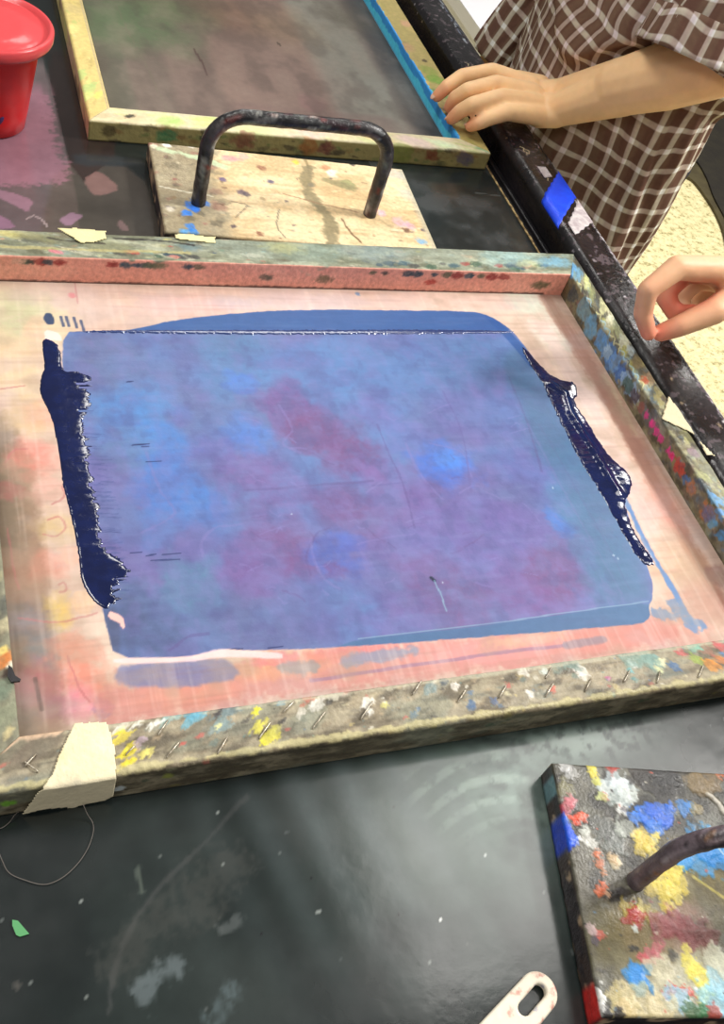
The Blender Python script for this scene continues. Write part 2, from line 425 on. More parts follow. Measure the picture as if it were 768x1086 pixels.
# ------------------------------------------------------------------ table
table = thing('printing_table', 'black topped printing table with scuffed surface and black padded rail along its right edge', 'table')
TX1 = 0.668
def paint_table(p):
    u, v = p.u, p.v
    # base mottling
    n = fbm(u * 9, v * 9, 41, 5)
    p.mix(sstep(0.45, 0.7, n), (48, 56, 54), 0.6)
    # wipe residue with the ceiling reflection painted in lighter: right of the front area
    c0 = P(575, 985)[:2]
    r = np.hypot(u - c0[0], (v - c0[1]) * 1.0)
    sheen_film = np.exp(-((u - P(520, 860)[0]) / 0.13) ** 2 - ((v - P(520, 860)[1]) / 0.10) ** 2)
    sheen_film *= sstep(0.25, 0.6, fbm(u * 14, v * 14, 77, 4) + 0.25 * sheen_film)
    p.mix(sheen_film, (104, 124, 114), 0.6)
    rings = 0.5 + 0.5 * np.sin(r * 2 * math.pi / 0.0165 + 9 * fbm(u * 7, v * 7, 13, 3))
    reg = np.exp(-((u - P(525, 825)[0]) / 0.065) ** 2 - ((v - P(525, 825)[1]) / 0.034) ** 2)
    streak = fbm(u * 160, v * 160, 31, 4); patch = sstep(.42, .6, fbm(u * 22, v * 22, 37, 3))
    p.mix(reg * sstep(0.45, 0.85, rings) * sstep(0.35, 0.6, streak + .10) * patch, (150, 166, 154), 0.6)
    reg2 = np.exp(-((u - P(620, 790)[0]) / 0.06) ** 2 - ((v - P(600, 792)[1]) / 0.014) ** 2)  # bright band below the near bar: painted reflection, broken by wipe streaks
    p.mix(reg2 * sstep(0.30, 0.55, streak), (176, 192, 182), 0.6)
    reg3 = np.exp(-((u - P(570, 850)[0]) / 0.05) ** 2 - ((v - P(560, 840)[1]) / 0.035) ** 2)  # more of the painted reflection, left of the near board
    p.mix(reg3 * sstep(0.30, 0.6, fbm(u * 60 + v * 30, v * 90, 39, 4)), (140, 160, 150), 0.6)
    # vertical wipe bands, mid front
    band = 0.5 + 0.5 * np.sin((u + 0.25 * v) * 2 * math.pi / 0.034 + 3 * fbm(u * 6, v * 6, 14, 2))
    reg = np.exp(-((u - P(370, 870)[0]) / 0.09) ** 2 - ((v - P(370, 870)[1]) / 0.09) ** 2)
    p.mix(reg * band, (86, 96, 98), 0.5)
    # scratches and smears
    p.stroke([(262, 845), (215, 895), (165, 945), (135, 990), (118, 1040), (116, 1075)], T, 0.0013, (76, 76, 76), 0.5, warp=1.5, soft=.8)
    p.stroke([(130, 1010), (165, 980), (200, 960), (225, 930), (240, 915)], T, 0.011, (70, 71, 68), 0.5, warp=2.6, soft=.9)
    p.stroke([(150, 1055), (165, 1035), (185, 1025)], T, 0.005, (112, 122, 126), 0.6, warp=2.8, soft=.8)
    p.stroke([(222, 1075), (240, 1060), (250, 1055)], T, 0.005, (92, 106, 110), 0.6, warp=2.8, soft=.8)
    p.stroke([(235, 985), (252, 975)], T, 0.0025, (104, 108, 108), 0.5, warp=2.5, soft=.8)
    p.stroke([(146, 922), (151, 946)], T, 0.0016, (88, 96, 88), 0.7, warp=2)
    for px, py in ((86, 957), (32, 1044), (92, 1058), (231, 862), (236, 918), (339, 968), (455, 1020), (578, 946), (337, 968)):
        p.blotpx(px, py, T, rnd.uniform(.7, 1.2), (160, 166, 162), .8, asp=rnd.uniform(.5, 1), ang=rnd.uniform(0, 3))
    p.blotpx(515, 907, T, 1.6, (225, 228, 225)); p.blotpx(468, 976, T, 1.8, (225, 228, 225), asp=.4, ang=-.6)
    pass; p.blotpx(18, 1047, T, 4, (88, 84, 80), .8)
    p.scatter(140, [(140, 145, 142), (100, 104, 104), (28, 30, 32)], 0.0005, 0.0012, ulim=(-.1, .62), vlim=(-.05, .26), seed=11)
    # left rear: ceiling reflection painted mauve over dried pigment, with pink patches
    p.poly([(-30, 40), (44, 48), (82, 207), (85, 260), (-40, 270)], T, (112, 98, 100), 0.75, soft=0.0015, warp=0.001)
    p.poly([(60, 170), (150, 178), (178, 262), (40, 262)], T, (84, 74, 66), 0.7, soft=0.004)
    p.poly([(45, 50), (98, 50), (130, 160), (80, 200)], T, (46, 34, 32), 0.8, soft=0.002)  # shadow strip beside the smaller frame, painted dark
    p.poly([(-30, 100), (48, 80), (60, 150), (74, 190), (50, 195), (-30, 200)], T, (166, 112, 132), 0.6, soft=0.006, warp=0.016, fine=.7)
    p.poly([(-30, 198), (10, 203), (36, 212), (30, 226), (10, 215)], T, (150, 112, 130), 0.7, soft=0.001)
    p.poly([(88, 190), (105, 180), (128, 200), (108, 208), (98, 207)], T, (128, 96, 92), 0.8, soft=0.001)
    p.poly([(62, 233), (75, 225), (90, 229), (72, 241)], T, (152, 118, 140), 0.8, soft=0.001)
    p.poly([(124, 238), (128, 232), (138, 245), (128, 244)], T, (120, 96, 96), 0.8, soft=0.001)
    p.poly([(-20, 222), (8, 232), (18, 242), (-20, 244)], T, (140, 104, 128), 0.8, soft=0.001)
    p.stroke([(28, 232), (38, 229), (47, 236), (50, 240)], T, 0.0010, (165, 150, 150), 0.8)
    p.poly([(76, 162), (150, 168), (152, 176), (80, 176)], T, (46, 50, 54), 0.8, soft=0.004)
    # between board and rail
    q = sstep(0.45, 0.7, fbm(u * 25, v * 25, 91, 4)) * (v > 0.8) * (u > 0.5)
    p.mix(q, (74, 76, 78), 0.6)
    p.stroke([(505, 205), (530, 207)], T, 0.001, (120, 120, 118), 0.5)
xs = np.concatenate([frange(-1.0, -0.14, 0.05)[:-1], frange(-0.14, TX1, 0.0018)])
ys = np.concatenate([frange(-0.55, -0.06, 0.05)[:-1], frange(-0.06, 0.28, 0.0018)[:-1], frange(0.28, 0.80, 0.02)[:-1], frange(0.80, 1.12, 0.0022)[:-1], frange(1.12, 2.1, 0.03)])
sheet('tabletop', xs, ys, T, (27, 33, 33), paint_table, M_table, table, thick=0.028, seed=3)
def box(name, x0, x1, y0, y1, z0, z1, mat, parent, bev=0.002):
    o = extrude_poly(name, [(x0, y0), (x1, y0), (x1, y1), (x0, y1)], z0, z1, mat, parent, bevel=bev); return o
# worn edge band of the top
n = 500; ysb = np.linspace(-0.55, 2.1, n); e = []
co = []; 
for k, y in enumerate(ysb):
    j = 0.0007 * (rnd.random() - .5)
    for (x, z) in ((TX1 - 0.0005, T - 0.027), (TX1 - 0.0005, T + 0.0007), (TX1 + 0.0022 + j, T + 0.0006 + j), (TX1 + 0.0025, T - 0.027)):
        co.append((x, y, z))
f = []
for k in range(n - 1):
    for j in range(4):
        a = k * 4 + j; b = k * 4 + (j + 1) % 4; f.append((a, b, b + 4, a + 4))
f += [(3, 2, 1, 0), tuple((n - 1) * 4 + j for j in range(4))]
eb = new_mesh('edge_band', np.array(co), f, M_edge, table, smooth=False); eb['label'] = 'worn tan laminate edge'; bmfix(eb)
# recess between top and rail
box('gutter', TX1 + 0.0025, 0.6885, -0.55, 2.1, T - 0.028, T - 0.006, M_black, table)
box('ledge', 0.6810, 0.6885, -0.55, 2.1, T - 0.028, T - 0.0015, M_black, table, 0.002)
# padded rail: swept rounded profile
prof = []
RX0, RX1, RZ = 0.6885, 0.750, T + 0.0315
def arc(cx, cz, r, a0, a1, n):
    for k in range(n):
        a = math.radians(a0 + (a1 - a0) * k / (n - 1)); prof.append((cx + r * math.cos(a), cz + r * math.sin(a)))
arc(RX0 + 0.012, RZ - 0.012, 0.012, 180, 90, 8); arc(RX1 - 0.017, RZ - 0.017, 0.017, 90, 0, 10)
arc(RX1 - 0.010, T - 0.020, 0.010, 0, -90, 6); arc(RX0 + 0.004, T - 0.026, 0.004, -90, -180, 4)
pr = []                       # densify
for a, b in zip(prof, prof[1:] + prof[:1]):
    d = math.dist(a, b); m = max(1, int(round(d / 0.0013)))
    for k in range(m): pr.append((a[0] + (b[0] - a[0]) * k / m, a[1] + (b[1] - a[1]) * k / m))
pr = np.array(pr); J = len(pr); ysr = np.concatenate([frange(-0.55, 0.35, 0.02)[:-1], frange(0.35, 1.6, 0.0015)[:-1], frange(1.6, 2.1, 0.02)])
co = np.zeros((len(ysr), J, 3)); co[:, :, 0] = pr[None, :, 0]; co[:, :, 2] = pr[None, :, 1]; co[:, :, 1] = ysr[:, None]
_cum = np.concatenate([[0], np.cumsum(np.hypot(*np.diff(pr, axis=0).T))]); vv = np.tile(_cum, len(ysr)); uu = np.repeat(ysr, J)
co = co.reshape(-1, 3)
pt = Paint(co, uu, vv, (22, 20, 23), 5)
pt.mix(sstep(0.5, 0.75, fbm(uu * 12, vv * 30, 8, 4)), (38, 33, 38), 0.8)
edgev = vv[np.argmin(np.abs(co[:J, 0] - (RX1 - 0.006)) + np.abs(co[:J, 2] - (RZ - 0.006)))]
pt.scatter(420, [(225, 222, 225), (190, 184, 190), (130, 120, 135), (90, 60, 75)], 0.0016, 0.0052, asp=(.5, 1), a=(.7, 1), warp=1.6, ulim=(.40, .98), vlim=(edgev - .010, edgev + 0.009), h=0.0010, seed=4)
pt.scatter(150, [(190, 184, 190), (150, 140, 145), (110, 95, 105), (80, 55, 60), (60, 50, 55), (170, 150, 120)], 0.0012, 0.0036, asp=(.5, 1), ulim=(.40, 1.5), vlim=(0, edgev + 0.005), seed=5, h=.0003)
for k in range(26):
    y = rnd.uniform(.95, 1.25); v0 = rnd.uniform(.012, edgev)
    pt.stroke([(y, v0), (y + .006, v0 + .003), (y + .009, v0 - .001)], 0, 0.0008, rnd.choice([(150, 95, 105), (130, 110, 120), (165, 150, 120)]), raw=True)
for k in range(60):
    y = rnd.gauss(1.36, .05); v0 = edgev - rnd.uniform(-.002, .016)
    pt.blot(y, v0, rnd.uniform(.002, .009), rnd.uniform(.0007, .002), rnd.uniform(-.2, .2), rnd.choice([(190, 200, 210), (120, 130, 150), (84, 92, 112)]), .8)
_m = sstep(.54, .60, fbm(uu * 260, vv * 260, 301, 3)) * np.exp(-((vv - edgev + .002) / .0065) ** 4) * (uu < 1.02) * sstep(.30, .55, fbm(uu * 22, vv * 60, 303, 3))
pt.mix(_m, (214, 210, 214), .95, h=.0005)
_m = sstep(.66, .70, fbm(uu * 150, vv * 150, 305, 3)) * (vv < edgev) * (vv > .01); pt.mix(_m, (120, 106, 112), .6)
pt.stroke([(.98, edgev + .003), (1.10, edgev + .004), (1.18, edgev + .003)], 0, .0012, (150, 150, 125), raw=True)
pt.stroke([(.42, edgev + .002), (.60, edgev + .003), (.75, edgev + .002)], 0, .0016, (120, 105, 118), .8, raw=True, warp=1.4)
i = np.arange(len(co)).reshape(len(ysr), J); jn = np.roll(np.arange(J), -1)
f = np.stack([i[:-1], i[:-1][:, jn], i[1:][:, jn], i[1:]], -1).reshape(-1, 4)
co[:, 2] += pt.h
m0 = len(co); c0 = co[:J].mean(0); c1 = co[-J:].mean(0)
co = np.vstack([co, c0 + (co[:J] - c0) * 1e-3, c1 + (co[-J:] - c1) * 1e-3]); a = np.arange(J); l = (len(ysr) - 1) * J
f = np.vstack([f, np.stack([a, m0 + a, m0 + jn, jn], 1), np.stack([l + jn, m0 + J + jn, m0 + J + a, l + a], 1)])
rail = new_mesh('rail', co, f, M_rail, table, np.vstack([pt.c, pt.c[:J], pt.c[-J:]])); bmfix(rail)
rail['label'] = 'glossy black rail speckled with white paint'
# tape wrapped over the rail
def railtape(name, y0, y1, s0, s1, mat, skew0=0, skew1=0):
    """strip following the rail profile from arc length s0 to s1"""
    cum = np.concatenate([[0], np.cumsum(np.hypot(*np.diff(pr, axis=0).T))])
    ss = np.linspace(s0, s1, 30); X = np.interp(ss, cum, pr[:, 0]); Z = np.interp(ss, cum, pr[:, 1])
    cx, cz = (RX0 + RX1) / 2, T + 0.005
    co = []; f = []
    for off in (0.0012, 0.0004):
        for k in range(30):
            dx, dz = X[k] - cx, Z[k] - cz; q = math.hypot(dx, dz)
            for t in range(9):
                tt = t / 8; fr = k / 29
                ya = y0 + skew0 * fr + 0.001 * math.sin(k * 1.3); yb = y1 + skew1 * fr + 0.0012 * math.sin(k * 1.7)
                co.append((X[k] + dx / q * off, ya + (yb - ya) * tt, Z[k] + dz / q * off))
    idx = lambda o, k, t: o * 270 + k * 9 + t
    for o in (0, 1):
        for k in range(29):
            for t in range(8): f.append((idx(o, k, t), idx(o, k + 1, t), idx(o, k + 1, t + 1), idx(o, k, t + 1)))
    for k in range(29):
        f.append((idx(0, k, 0), idx(1, k, 0), idx(1, k + 1, 0), idx(0, k + 1, 0))); f.append((idx(0, k, 8), idx(0, k + 1, 8), idx(1, k + 1, 8), idx(1, k, 8)))
    for t in range(8):
        f.append((idx(0, 0, t), idx(0, 0, t + 1), idx(1, 0, t + 1), idx(1, 0, t))); f.append((idx(0, 29, t), idx(1, 29, t), idx(1, 29, t + 1), idx(0, 29, t + 1)))
    o = new_mesh(name, np.array(co), f, mat, table); bmfix(o); return o
zr = T + .030; yb = [P(x, y, zr)[1] for x, y in ((591, 240), (570, 212), (607, 202), (590, 175), (609, 251), (624, 229), (578, 196), (584, 180))]
railtape('tape', yb[0], yb[1], 0.006, 0.073, M_bluetape, yb[2] - yb[0], yb[3] - yb[1])['label'] = 'bright blue tape on the rail'
railtape('tape', yb[4], yb[0] + .003, 0.020, 0.078, M_whitetape, yb[5] - yb[4], yb[2] - yb[0])['label'] = 'white tape on the rail'
railtape('tape', yb[1] + .046, yb[1] + .070, 0.030, 0.042, M_whitetape, .004, .0)['label'] = 'small white tape end'
# under-structure
box('apron', 0.63, 0.655, -0.5, 2.05, T - 0.12, T - 0.028, M_black, table)
for (x, y) in ((0.60, -0.45), (0.60, 2.0), (-0.93, -0.45), (-0.93, 2.0)):
    box('leg', x - 0.03, x + 0.03, y - 0.03, y + 0.03, 0, T - 0.028, M_black, table)
#@@FRAMES
# ------------------------------------------------------------------ main silkscreen frame
screen = thing('silkscreen_frame', 'large paint-crusted wooden silkscreen frame with wet dark blue ink, in the middle of the table', 'silkscreen', 'silkscreen frames')
FZ = T + 0.032; MZ = T + 0.003
I = dict(x0=0.031, x1=0.660, y0=0.3075, y1=0.783)
O = dict(x0=-0.012, x1=0.6855, y0=0.2715, y1=0.8225)
BLOCK = [(67, 352), (100, 351), (140, 350), (180, 340), (250, 332), (330, 328), (420, 329), (500, 330), (520, 335), (540, 348), (553, 362), (570, 385), (590, 410), (612, 440),
         (640, 485), (660, 530), (674, 570), (686, 600), (693, 620), (692, 636), (688, 642), (690, 655), (680, 662), (640, 665), (560, 672), (500, 676), (440, 681), (350, 687), (270, 690), (235, 688), (222, 692), (195, 697), (122, 698),
         (112, 660), (108, 640), (95, 560), (80, 470), (66, 400)]
def block_colors(p):
    z = MZ; B = p.blotpx
    # cream border and its stains
    n = fbm(p.u * 10, p.v * 30, 4, 4); p.mix(sstep(.35, .7, n), (226, 196, 182), .6)
    n = fbm(p.u * 30, p.v * 8, 6, 4); p.mix(sstep(.5, .72, n), (236, 218, 200), .55)
    left = sstep(P(60, 500, z)[0] + .012, P(40, 500, z)[0], p.u)
    p.poly([(-40, 470), (34, 470), (44, 560), (62, 700), (70, 790), (-60, 820)], z, (146, 120, 98), .85, soft=.006, warp=.008)
    p.poly([(-40, 440), (12, 440), (22, 560), (36, 690), (40, 800), (-80, 820)], z, (120, 106, 88), .8, soft=.008, warp=.01)
    B(20, 335, z, 42, (196, 206, 160), .7, soft=.6); B(10, 385, z, 40, (232, 206, 160), .7, soft=.6); B(28, 440, z, 26, (218, 186, 128), .6, soft=.5)
    B(42, 350, z, 18, (240, 200, 170), .7); B(50, 440, z, 20, (244, 170, 140), .55, soft=.6)
    B(35, 485, z, 26, (238, 140, 128), .7, soft=.5); B(50, 520, z, 18, (244, 182, 172), .6, soft=.5); B(8, 520, z, 16, (190, 90, 96), .4)
    B(60, 560, z, 22, (216, 190, 128), .6, soft=.6); B(50, 600, z, 20, (232, 150, 132), .6, soft=.5); B(75, 590, z, 14, (245, 190, 160), .7)
    B(20, 610, z, 30, (176, 120, 100), .5, soft=.6); B(64, 650, z, 13, (244, 208, 92), .75, soft=.6, asp=1.8); B(88, 640, z, 14, (240, 196, 150), .7)
    B(30, 660, z, 26, (124, 124, 140), .6, soft=.7); B(50, 690, z, 20, (110, 128, 146), .6, soft=.7); B(40, 725, z, 26, (186, 92, 112), .5, soft=.6)
    B(75, 690, z, 20, (238, 140, 116), .75, soft=.5); B(92, 720, z, 22, (235, 118, 96), .6, soft=.5); B(100, 690, z, 14, (242, 166, 150), .7)
    B(85, 745, z, 20, (236, 130, 160), .6, soft=.5); B(60, 750, z, 18, (150, 110, 120), .6, soft=.6); B(118, 735, z, 18, (210, 130, 110), .6, soft=.5)
    B(110, 752, z, 12, (140, 112, 160), .6); B(20, 760, z, 24, (150, 140, 132), .6, soft=.6)
    # top strip
    p.stroke([(70, 322), (300, 322), (560, 322)], z, .012, (226, 204, 196), .6, warp=1)
    B(120, 322, z, 40, (226, 196, 176), .6, soft=.6, asp=.4); B(60, 345, z, 26, (240, 214, 180), .6); B(76, 313, z, 4, (232, 128, 140), .8)
    B(200, 325, z, 60, (238, 190, 190), .55, soft=.6, asp=.3); B(330, 320, z, 60, (222, 204, 212), .6, soft=.6, asp=.3); B(250, 322, z, 30, (200, 196, 214), .5, asp=.4, soft=.6)
    B(450, 322, z, 60, (240, 206, 196), .5, soft=.6, asp=.3); B(380, 312, z, 3, (92, 140, 196), .8)
    B(560, 322, z, 26, (206, 226, 212), .7, soft=.5); B(590, 355, z, 26, (210, 224, 216), .6, soft=.6); B(575, 350, z, 18, (240, 226, 220), .7)
    # right strip
    p.stroke([(575, 345), (625, 430), (672, 520), (700, 590)], z, .010, (232, 208, 202), .7, warp=1)
    p.stroke([(600, 340), (660, 440), (720, 560), (768, 660)], z, .013, (206, 160, 140), .7, warp=.8)
    p.stroke([(640, 400), (672, 460)], z, .006, (222, 206, 176), .7, warp=1)
    p.stroke([(580, 318), (650, 430), (720, 560), (775, 660)], z, .009, (172, 126, 112), .6, warp=.5)  # shadow of the right bar, painted as a brown strip
    B(700, 540, z, 30, (228, 166, 154), .6, soft=.6); B(720, 600, z, 34, (196, 158, 120), .6, soft=.6); B(700, 590, z, 18, (240, 190, 170), .6)
    B(745, 640, z, 30, (190, 120, 104), .55, soft=.6); B(760, 610, z, 14, (150, 110, 110), .6)
    # lower strip
    p.stroke([(130, 745), (300, 715), (500, 693), (700, 668)], z, .017, (204, 132, 126), .75, warp=1)
    B(200, 735, z, 50, (224, 150, 126), .6, soft=.6, asp=.4); B(300, 705, z, 60, (236, 176, 120), .5, soft=.6, asp=.25); B(290, 700, z, 30, (230, 120, 140), .5, asp=.3)
    B(380, 690, z, 60, (232, 120, 130), .5, soft=.6, asp=.2); B(520, 690, z, 80, (238, 160, 165), .6, soft=.6, asp=.25); B(560, 678, z, 50, (240, 190, 150), .5, asp=.15)
    B(640, 680, z, 60, (214, 130, 120), .5, soft=.6, asp=.3); B(730, 670, z, 30, (196, 116, 100), .5, soft=.6)
    p.poly([(122, 706), (160, 704), (235, 697), (255, 712), (245, 722), (200, 728), (140, 728), (122, 722)], z, (118, 124, 172), .85, soft=.002, warp=.003)
    p.stroke([(300, 708), (330, 707)], z, .005, (142, 152, 158), .7, warp=1.2); p.stroke([(370, 702), (400, 697), (440, 690)], z, .005, (136, 150, 178), .8, warp=1.3)
    p.stroke([(330, 722), (420, 708), (520, 694), (600, 684)], z, .0016, (150, 120, 150), .7)
    p.stroke([(600, 684), (640, 678)], z, .0035, (132, 128, 146), .7)
    p.stroke([(662, 528), (690, 585), (714, 625), (733, 660)], z, .0030, (80, 130, 196), .9, warp=.7)
    p.stroke([(694, 650), (725, 655), (745, 662)], z, .004, (92, 134, 190), .85, warp=2.2); p.stroke([(715, 640), (735, 668)], z, .005, (92, 134, 190), .8, warp=2)
    # thin hand-drawn stain lines
    for pts in ([(20, 655), (60, 660), (104, 650)], [(6, 490), (14, 478), (28, 476)], [(8, 560), (14, 600), (20, 625)], [(55, 535), (68, 527), (66, 515)], [(50, 552), (62, 548), (70, 560), (58, 569), (46, 566)],
                [(62, 620), (68, 618), (70, 626), (64, 628)], [(72, 696), (84, 730), (96, 745)], [(82, 322), (80, 300)], [(0, 413), (26, 409)]):
        p.stroke(pts, z, .0009, (186, 104, 108), .5, warp=.6)
    p.stroke([(38, 720), (44, 752)], z, .0015, (80, 66, 60), .6); 
    # fabric streaks
    st = fbm(p.u * 240, p.v * 12, 51, 3); p.mix(sstep(.5, .8, st), (255, 240, 230), .18)
    st = fbm(p.u * 12, p.v * 240, 52, 3); p.mix(sstep(.5, .8, st), (150, 110, 100), .15)
def paint_mesh(p):
    z = MZ; block_colors(p)
    q = np.array([P(a, b, z)[:2] for a, b in chaikin(BLOCK, 1, .2)]); d = polysd(q, p.u, p.v) + .0012 * (p.w2 + p.w1)
    m = sstep(-.0006, .0006, d)
    sub = Paint.__new__(Paint); sub.__dict__ = dict(p.__dict__); sub.c = np.tile(np.array((112, 127, 168.)) / 255, (len(p.u), 1)); sub.h = p.h * 0
    B = sub.blotpx; u, v = p.u, p.v
    nb = fbm(u * 11, v * 13, 61, 4); sub.mix(sstep(.42, .66, nb), (104, 138, 190), .5)
    nb = fbm(u * 9 + 5, v * 11, 67, 4); sub.mix(sstep(.46, .68, nb), (128, 104, 156), .5)
    blue = (84, 134, 200); pur = (130, 98, 150); mau = (124, 88, 132); teal = (88, 128, 158); slate = (94, 108, 140)
    for (x, y, r, c, a) in ((110, 385, 42, (114, 126, 160), .7), (110, 365, 26, (112, 108, 140), .5), (140, 440, 44, (96, 146, 200), .8), (170, 470, 36, (88, 142, 206), .7), (180, 520, 42, blue, .75), (150, 560, 30, (96, 138, 190), .6), (220, 540, 26, blue, .5),
                            (130, 480, 30, (108, 132, 166), .7), (120, 550, 34, (112, 118, 160), .75), (125, 640, 36, (88, 104, 134), .9), (150, 670, 44, (86, 98, 132), .85), (200, 620, 36, (100, 140, 164), .8), (230, 650, 34, (98, 116, 152), .6),
                            (250, 390, 44, (98, 138, 180), .7), (330, 395, 60, (102, 142, 190), .8), (420, 385, 66, (100, 132, 178), .7), (500, 380, 46, (92, 122, 160), .7), (255, 405, 18, (90, 130, 206), .7), (260, 460, 26, (92, 134, 205), .7), (300, 430, 36, pur, .8), (330, 460, 34, mau, .85), (370, 480, 36, mau, .8),
                            (260, 500, 30, pur, .6), (290, 520, 36, pur, .6), (400, 440, 30, (120, 118, 172), .6), (440, 470, 26, (116, 122, 176), .7), (480, 440, 40, (120, 116, 168), .6), (420, 520, 50, pur, .55), (370, 540, 36, mau, .6), (300, 575, 34, mau, .65), (270, 600, 36, pur, .65), (320, 600, 22, (122, 88, 136), .6),
                            (470, 495, 30, (86, 126, 206), .95), (480, 490, 14, (92, 146, 222), .8), (350, 590, 28, (92, 116, 188), .9), (372, 575, 16, (96, 116, 190), .7), (355, 603, 12, mau, .6), (430, 580, 40, (128, 112, 164), .6), (480, 560, 50, (122, 108, 166), .6), (540, 560, 44, (120, 108, 166), .7), (560, 500, 36, (112, 114, 168), .7), (540, 450, 36, (104, 122, 170), .7),
                            (590, 610, 34, mau, .8), (560, 640, 40, pur, .7), (480, 640, 50, mau, .6), (420, 660, 40, (120, 104, 158), .6), (330, 650, 40, (106, 112, 160), .7), (280, 670, 50, (108, 112, 150), .6), (610, 580, 20, (120, 90, 140), .6), (600, 560, 12, (84, 132, 200), .9), (585, 545, 10, (84, 132, 200), .8),
                            (620, 540, 36, teal, .8), (640, 590, 36, teal, .85), (650, 625, 30, (90, 120, 150), .8), (580, 440, 40, (96, 124, 156), .8), (600, 480, 36, teal, .8), (560, 400, 34, (92, 128, 170), .8), (230, 480, 22, (120, 110, 170), .5), (190, 440, 14, (110, 120, 178), .5), (390, 500, 16, (140, 120, 176), .5), (520, 600, 26, (126, 106, 160), .5), (640, 560, 12, (120, 96, 136), .4)):
        B(x, y, z, r * 1.05, c, a * 1.0, soft=.45, warp=1.1)
    B(240, 355, z, 40, (84, 126, 150), .3, soft=.6)
    m1 = fbm(u * 34, v * 40, 161, 5); sub.mix(sstep(.5, .72, m1), (98, 78, 132), .20); sub.mix(sstep(.5, .30, m1), (124, 160, 205), .16)
    m1 = fbm(u * 90, v * 70, 163, 4); sub.mix(sstep(.52, .72, m1), (142, 134, 186), .22); sub.mix(sstep(.46, .28, m1), (80, 84, 130), .22)
    # drawn ghost lines left in the stencil
    for pts in ([(330, 610), (325, 590), (336, 566), (350, 560)], [(330, 570), (332, 590), (342, 612), (360, 624)], [(455, 470), (490, 480), (500, 505)], [(470, 415), (490, 460), (500, 520)], [(540, 400), (560, 450), (575, 500)], [(380, 577), (410, 570), (440, 566)],
                [(155, 480), (170, 520), (185, 545), (150, 565)], [(215, 590), (214, 575), (228, 560), (256, 556)], [(400, 450), (412, 480), (428, 515), (440, 560)], [(296, 430), (310, 455), (300, 470), (318, 480)], [(180, 690), (200, 676), (220, 672)],
                [(560, 450), (620, 560), (660, 630)], [(572, 450), (632, 556), (668, 625)], [(430, 470), (444, 500), (470, 530)], [(260, 520), (330, 515), (395, 510)], [(395, 515), (430, 512)]):
        sub.stroke(pts, z, .0011, rnd.choice([(96, 82, 130), (104, 96, 146), (140, 132, 184)]), .35, warp=1.2)
    for k in range(46):
        x, y = rnd.uniform(250, 560), rnd.uniform(430, 640); a = rnd.uniform(-.6, .9); L = rnd.uniform(6, 28)
        sub.stroke([(x, y), (x + L * math.cos(a) * .6, y + L * math.sin(a) * .6 + rnd.uniform(-3, 3)), (x + L * math.cos(a), y + L * math.sin(a))], z, .0007, rnd.choice([(150, 142, 194), (104, 80, 128), (150, 144, 196)]), .28, warp=1.5)
    # right vertical band boundaries
    sub.poly([(553, 362), (590, 420), (640, 500), (680, 590), (692, 625), (688, 636), (660, 640), (610, 545), (560, 450), (530, 380)], z, (86, 118, 146), .55, soft=.006, warp=.003)
    # squeegee over-pass bands
    sub.poly([(100, 351), (180, 340), (250, 331), (330, 326), (500, 328), (522, 334), (545, 352), (500, 352), (330, 352), (200, 352)], z, (58, 96, 148), .9, soft=.0008, warp=.0005)
    sub.poly([(510, 332), (524, 336), (553, 364), (575, 392), (566, 394), (540, 362)], z, (48, 88, 146), .7, soft=.001, warp=.0005)
    sub.poly([(345, 690), (380, 678), (500, 665), (600, 651), (690, 638), (695, 655), (688, 662), (560, 673), (440, 682)], z, (80, 114, 148), .9, soft=.0008, warp=.0004)
    sub.stroke([(380, 677), (500, 664), (600, 650), (688, 638)], z, .0006, (140, 170, 190), .8, warp=.3)
    sub.stroke([(66, 352), (140, 351), (240, 352)], z, .0008, (62, 84, 132), .8)
    sub.poly([(118, 690), (112, 655), (120, 640), (128, 660), (126, 698)], z, (82, 88, 112), .6, soft=.002)
    # bristle streaks
    for k in range(80):
        y = rnd.uniform(430, 640); x0 = 84 + (y - 430) * .16
        sub.stroke([(x0 + rnd.uniform(-6, 10), y), (x0 + rnd.uniform(10, 26), y + .5)], z, .0006, (64, 76, 124), rnd.uniform(.15, .5), warp=1.4)
    for (x, y, L) in ((150, 474, 8), (155, 490, 16), (138, 587, 12), (155, 589, 10), (172, 588, 20), (160, 594, 30), (135, 405, 6), (240, 689, 18), (284, 687, 16), (140, 472, 18)):
        sub.stroke([(x, y), (x + L, y - 1)], z, .0007, (32, 44, 92), .9, warp=.6)
    sub.stroke([(458, 613), (461, 616)], z, .0015, (20, 30, 56)); sub.stroke([(461, 616), (468, 632), (474, 648)], z, .0008, (150, 186, 200), .7)
    st = fbm(u * 22, v * 200, 53, 4); sub.mix(sstep(.5, .8, st), (150, 165, 200), .10); st = fbm(u * 30, v * 150, 55, 4); sub.mix(sstep(.5, .8, st), (78, 84, 130), .12)
    for (x, y) in ((310, 545), (586, 517), (651, 589), (470, 618), (655, 592)): sub.blotpx(x, y, z, 1.2, (205, 220, 230), .9)
    gm = sub.c.mean(1, keepdims=True); sub.c = (gm + (sub.c - gm) * 1.15) * np.array([.88, .89, .92]); bn = fbm(u * 26, v * 34, 171, 5); p.mix(sstep(.5, .72, bn), (176, 156, 136), .38); p.mix(sstep(.48, .3, bn), (196, 180, 184), .25); p.c = p.c * np.array([.93, .915, .90]); p.c += (sub.c - p.c) * m[:, None]
    # torn bits lying over the block
    p.poly([(46, 338), (48, 332), (54, 332), (58, 338), (57, 344), (50, 344)], z, (44, 62, 96), .95, soft=.0006, warp=.0006)
    for (x, y) in ((64, 342), (70, 342), (78, 343), (86, 346)): p.stroke([(x, y - 6), (x + 3, y + 4)], z, .0013, (52, 66, 104), .8)
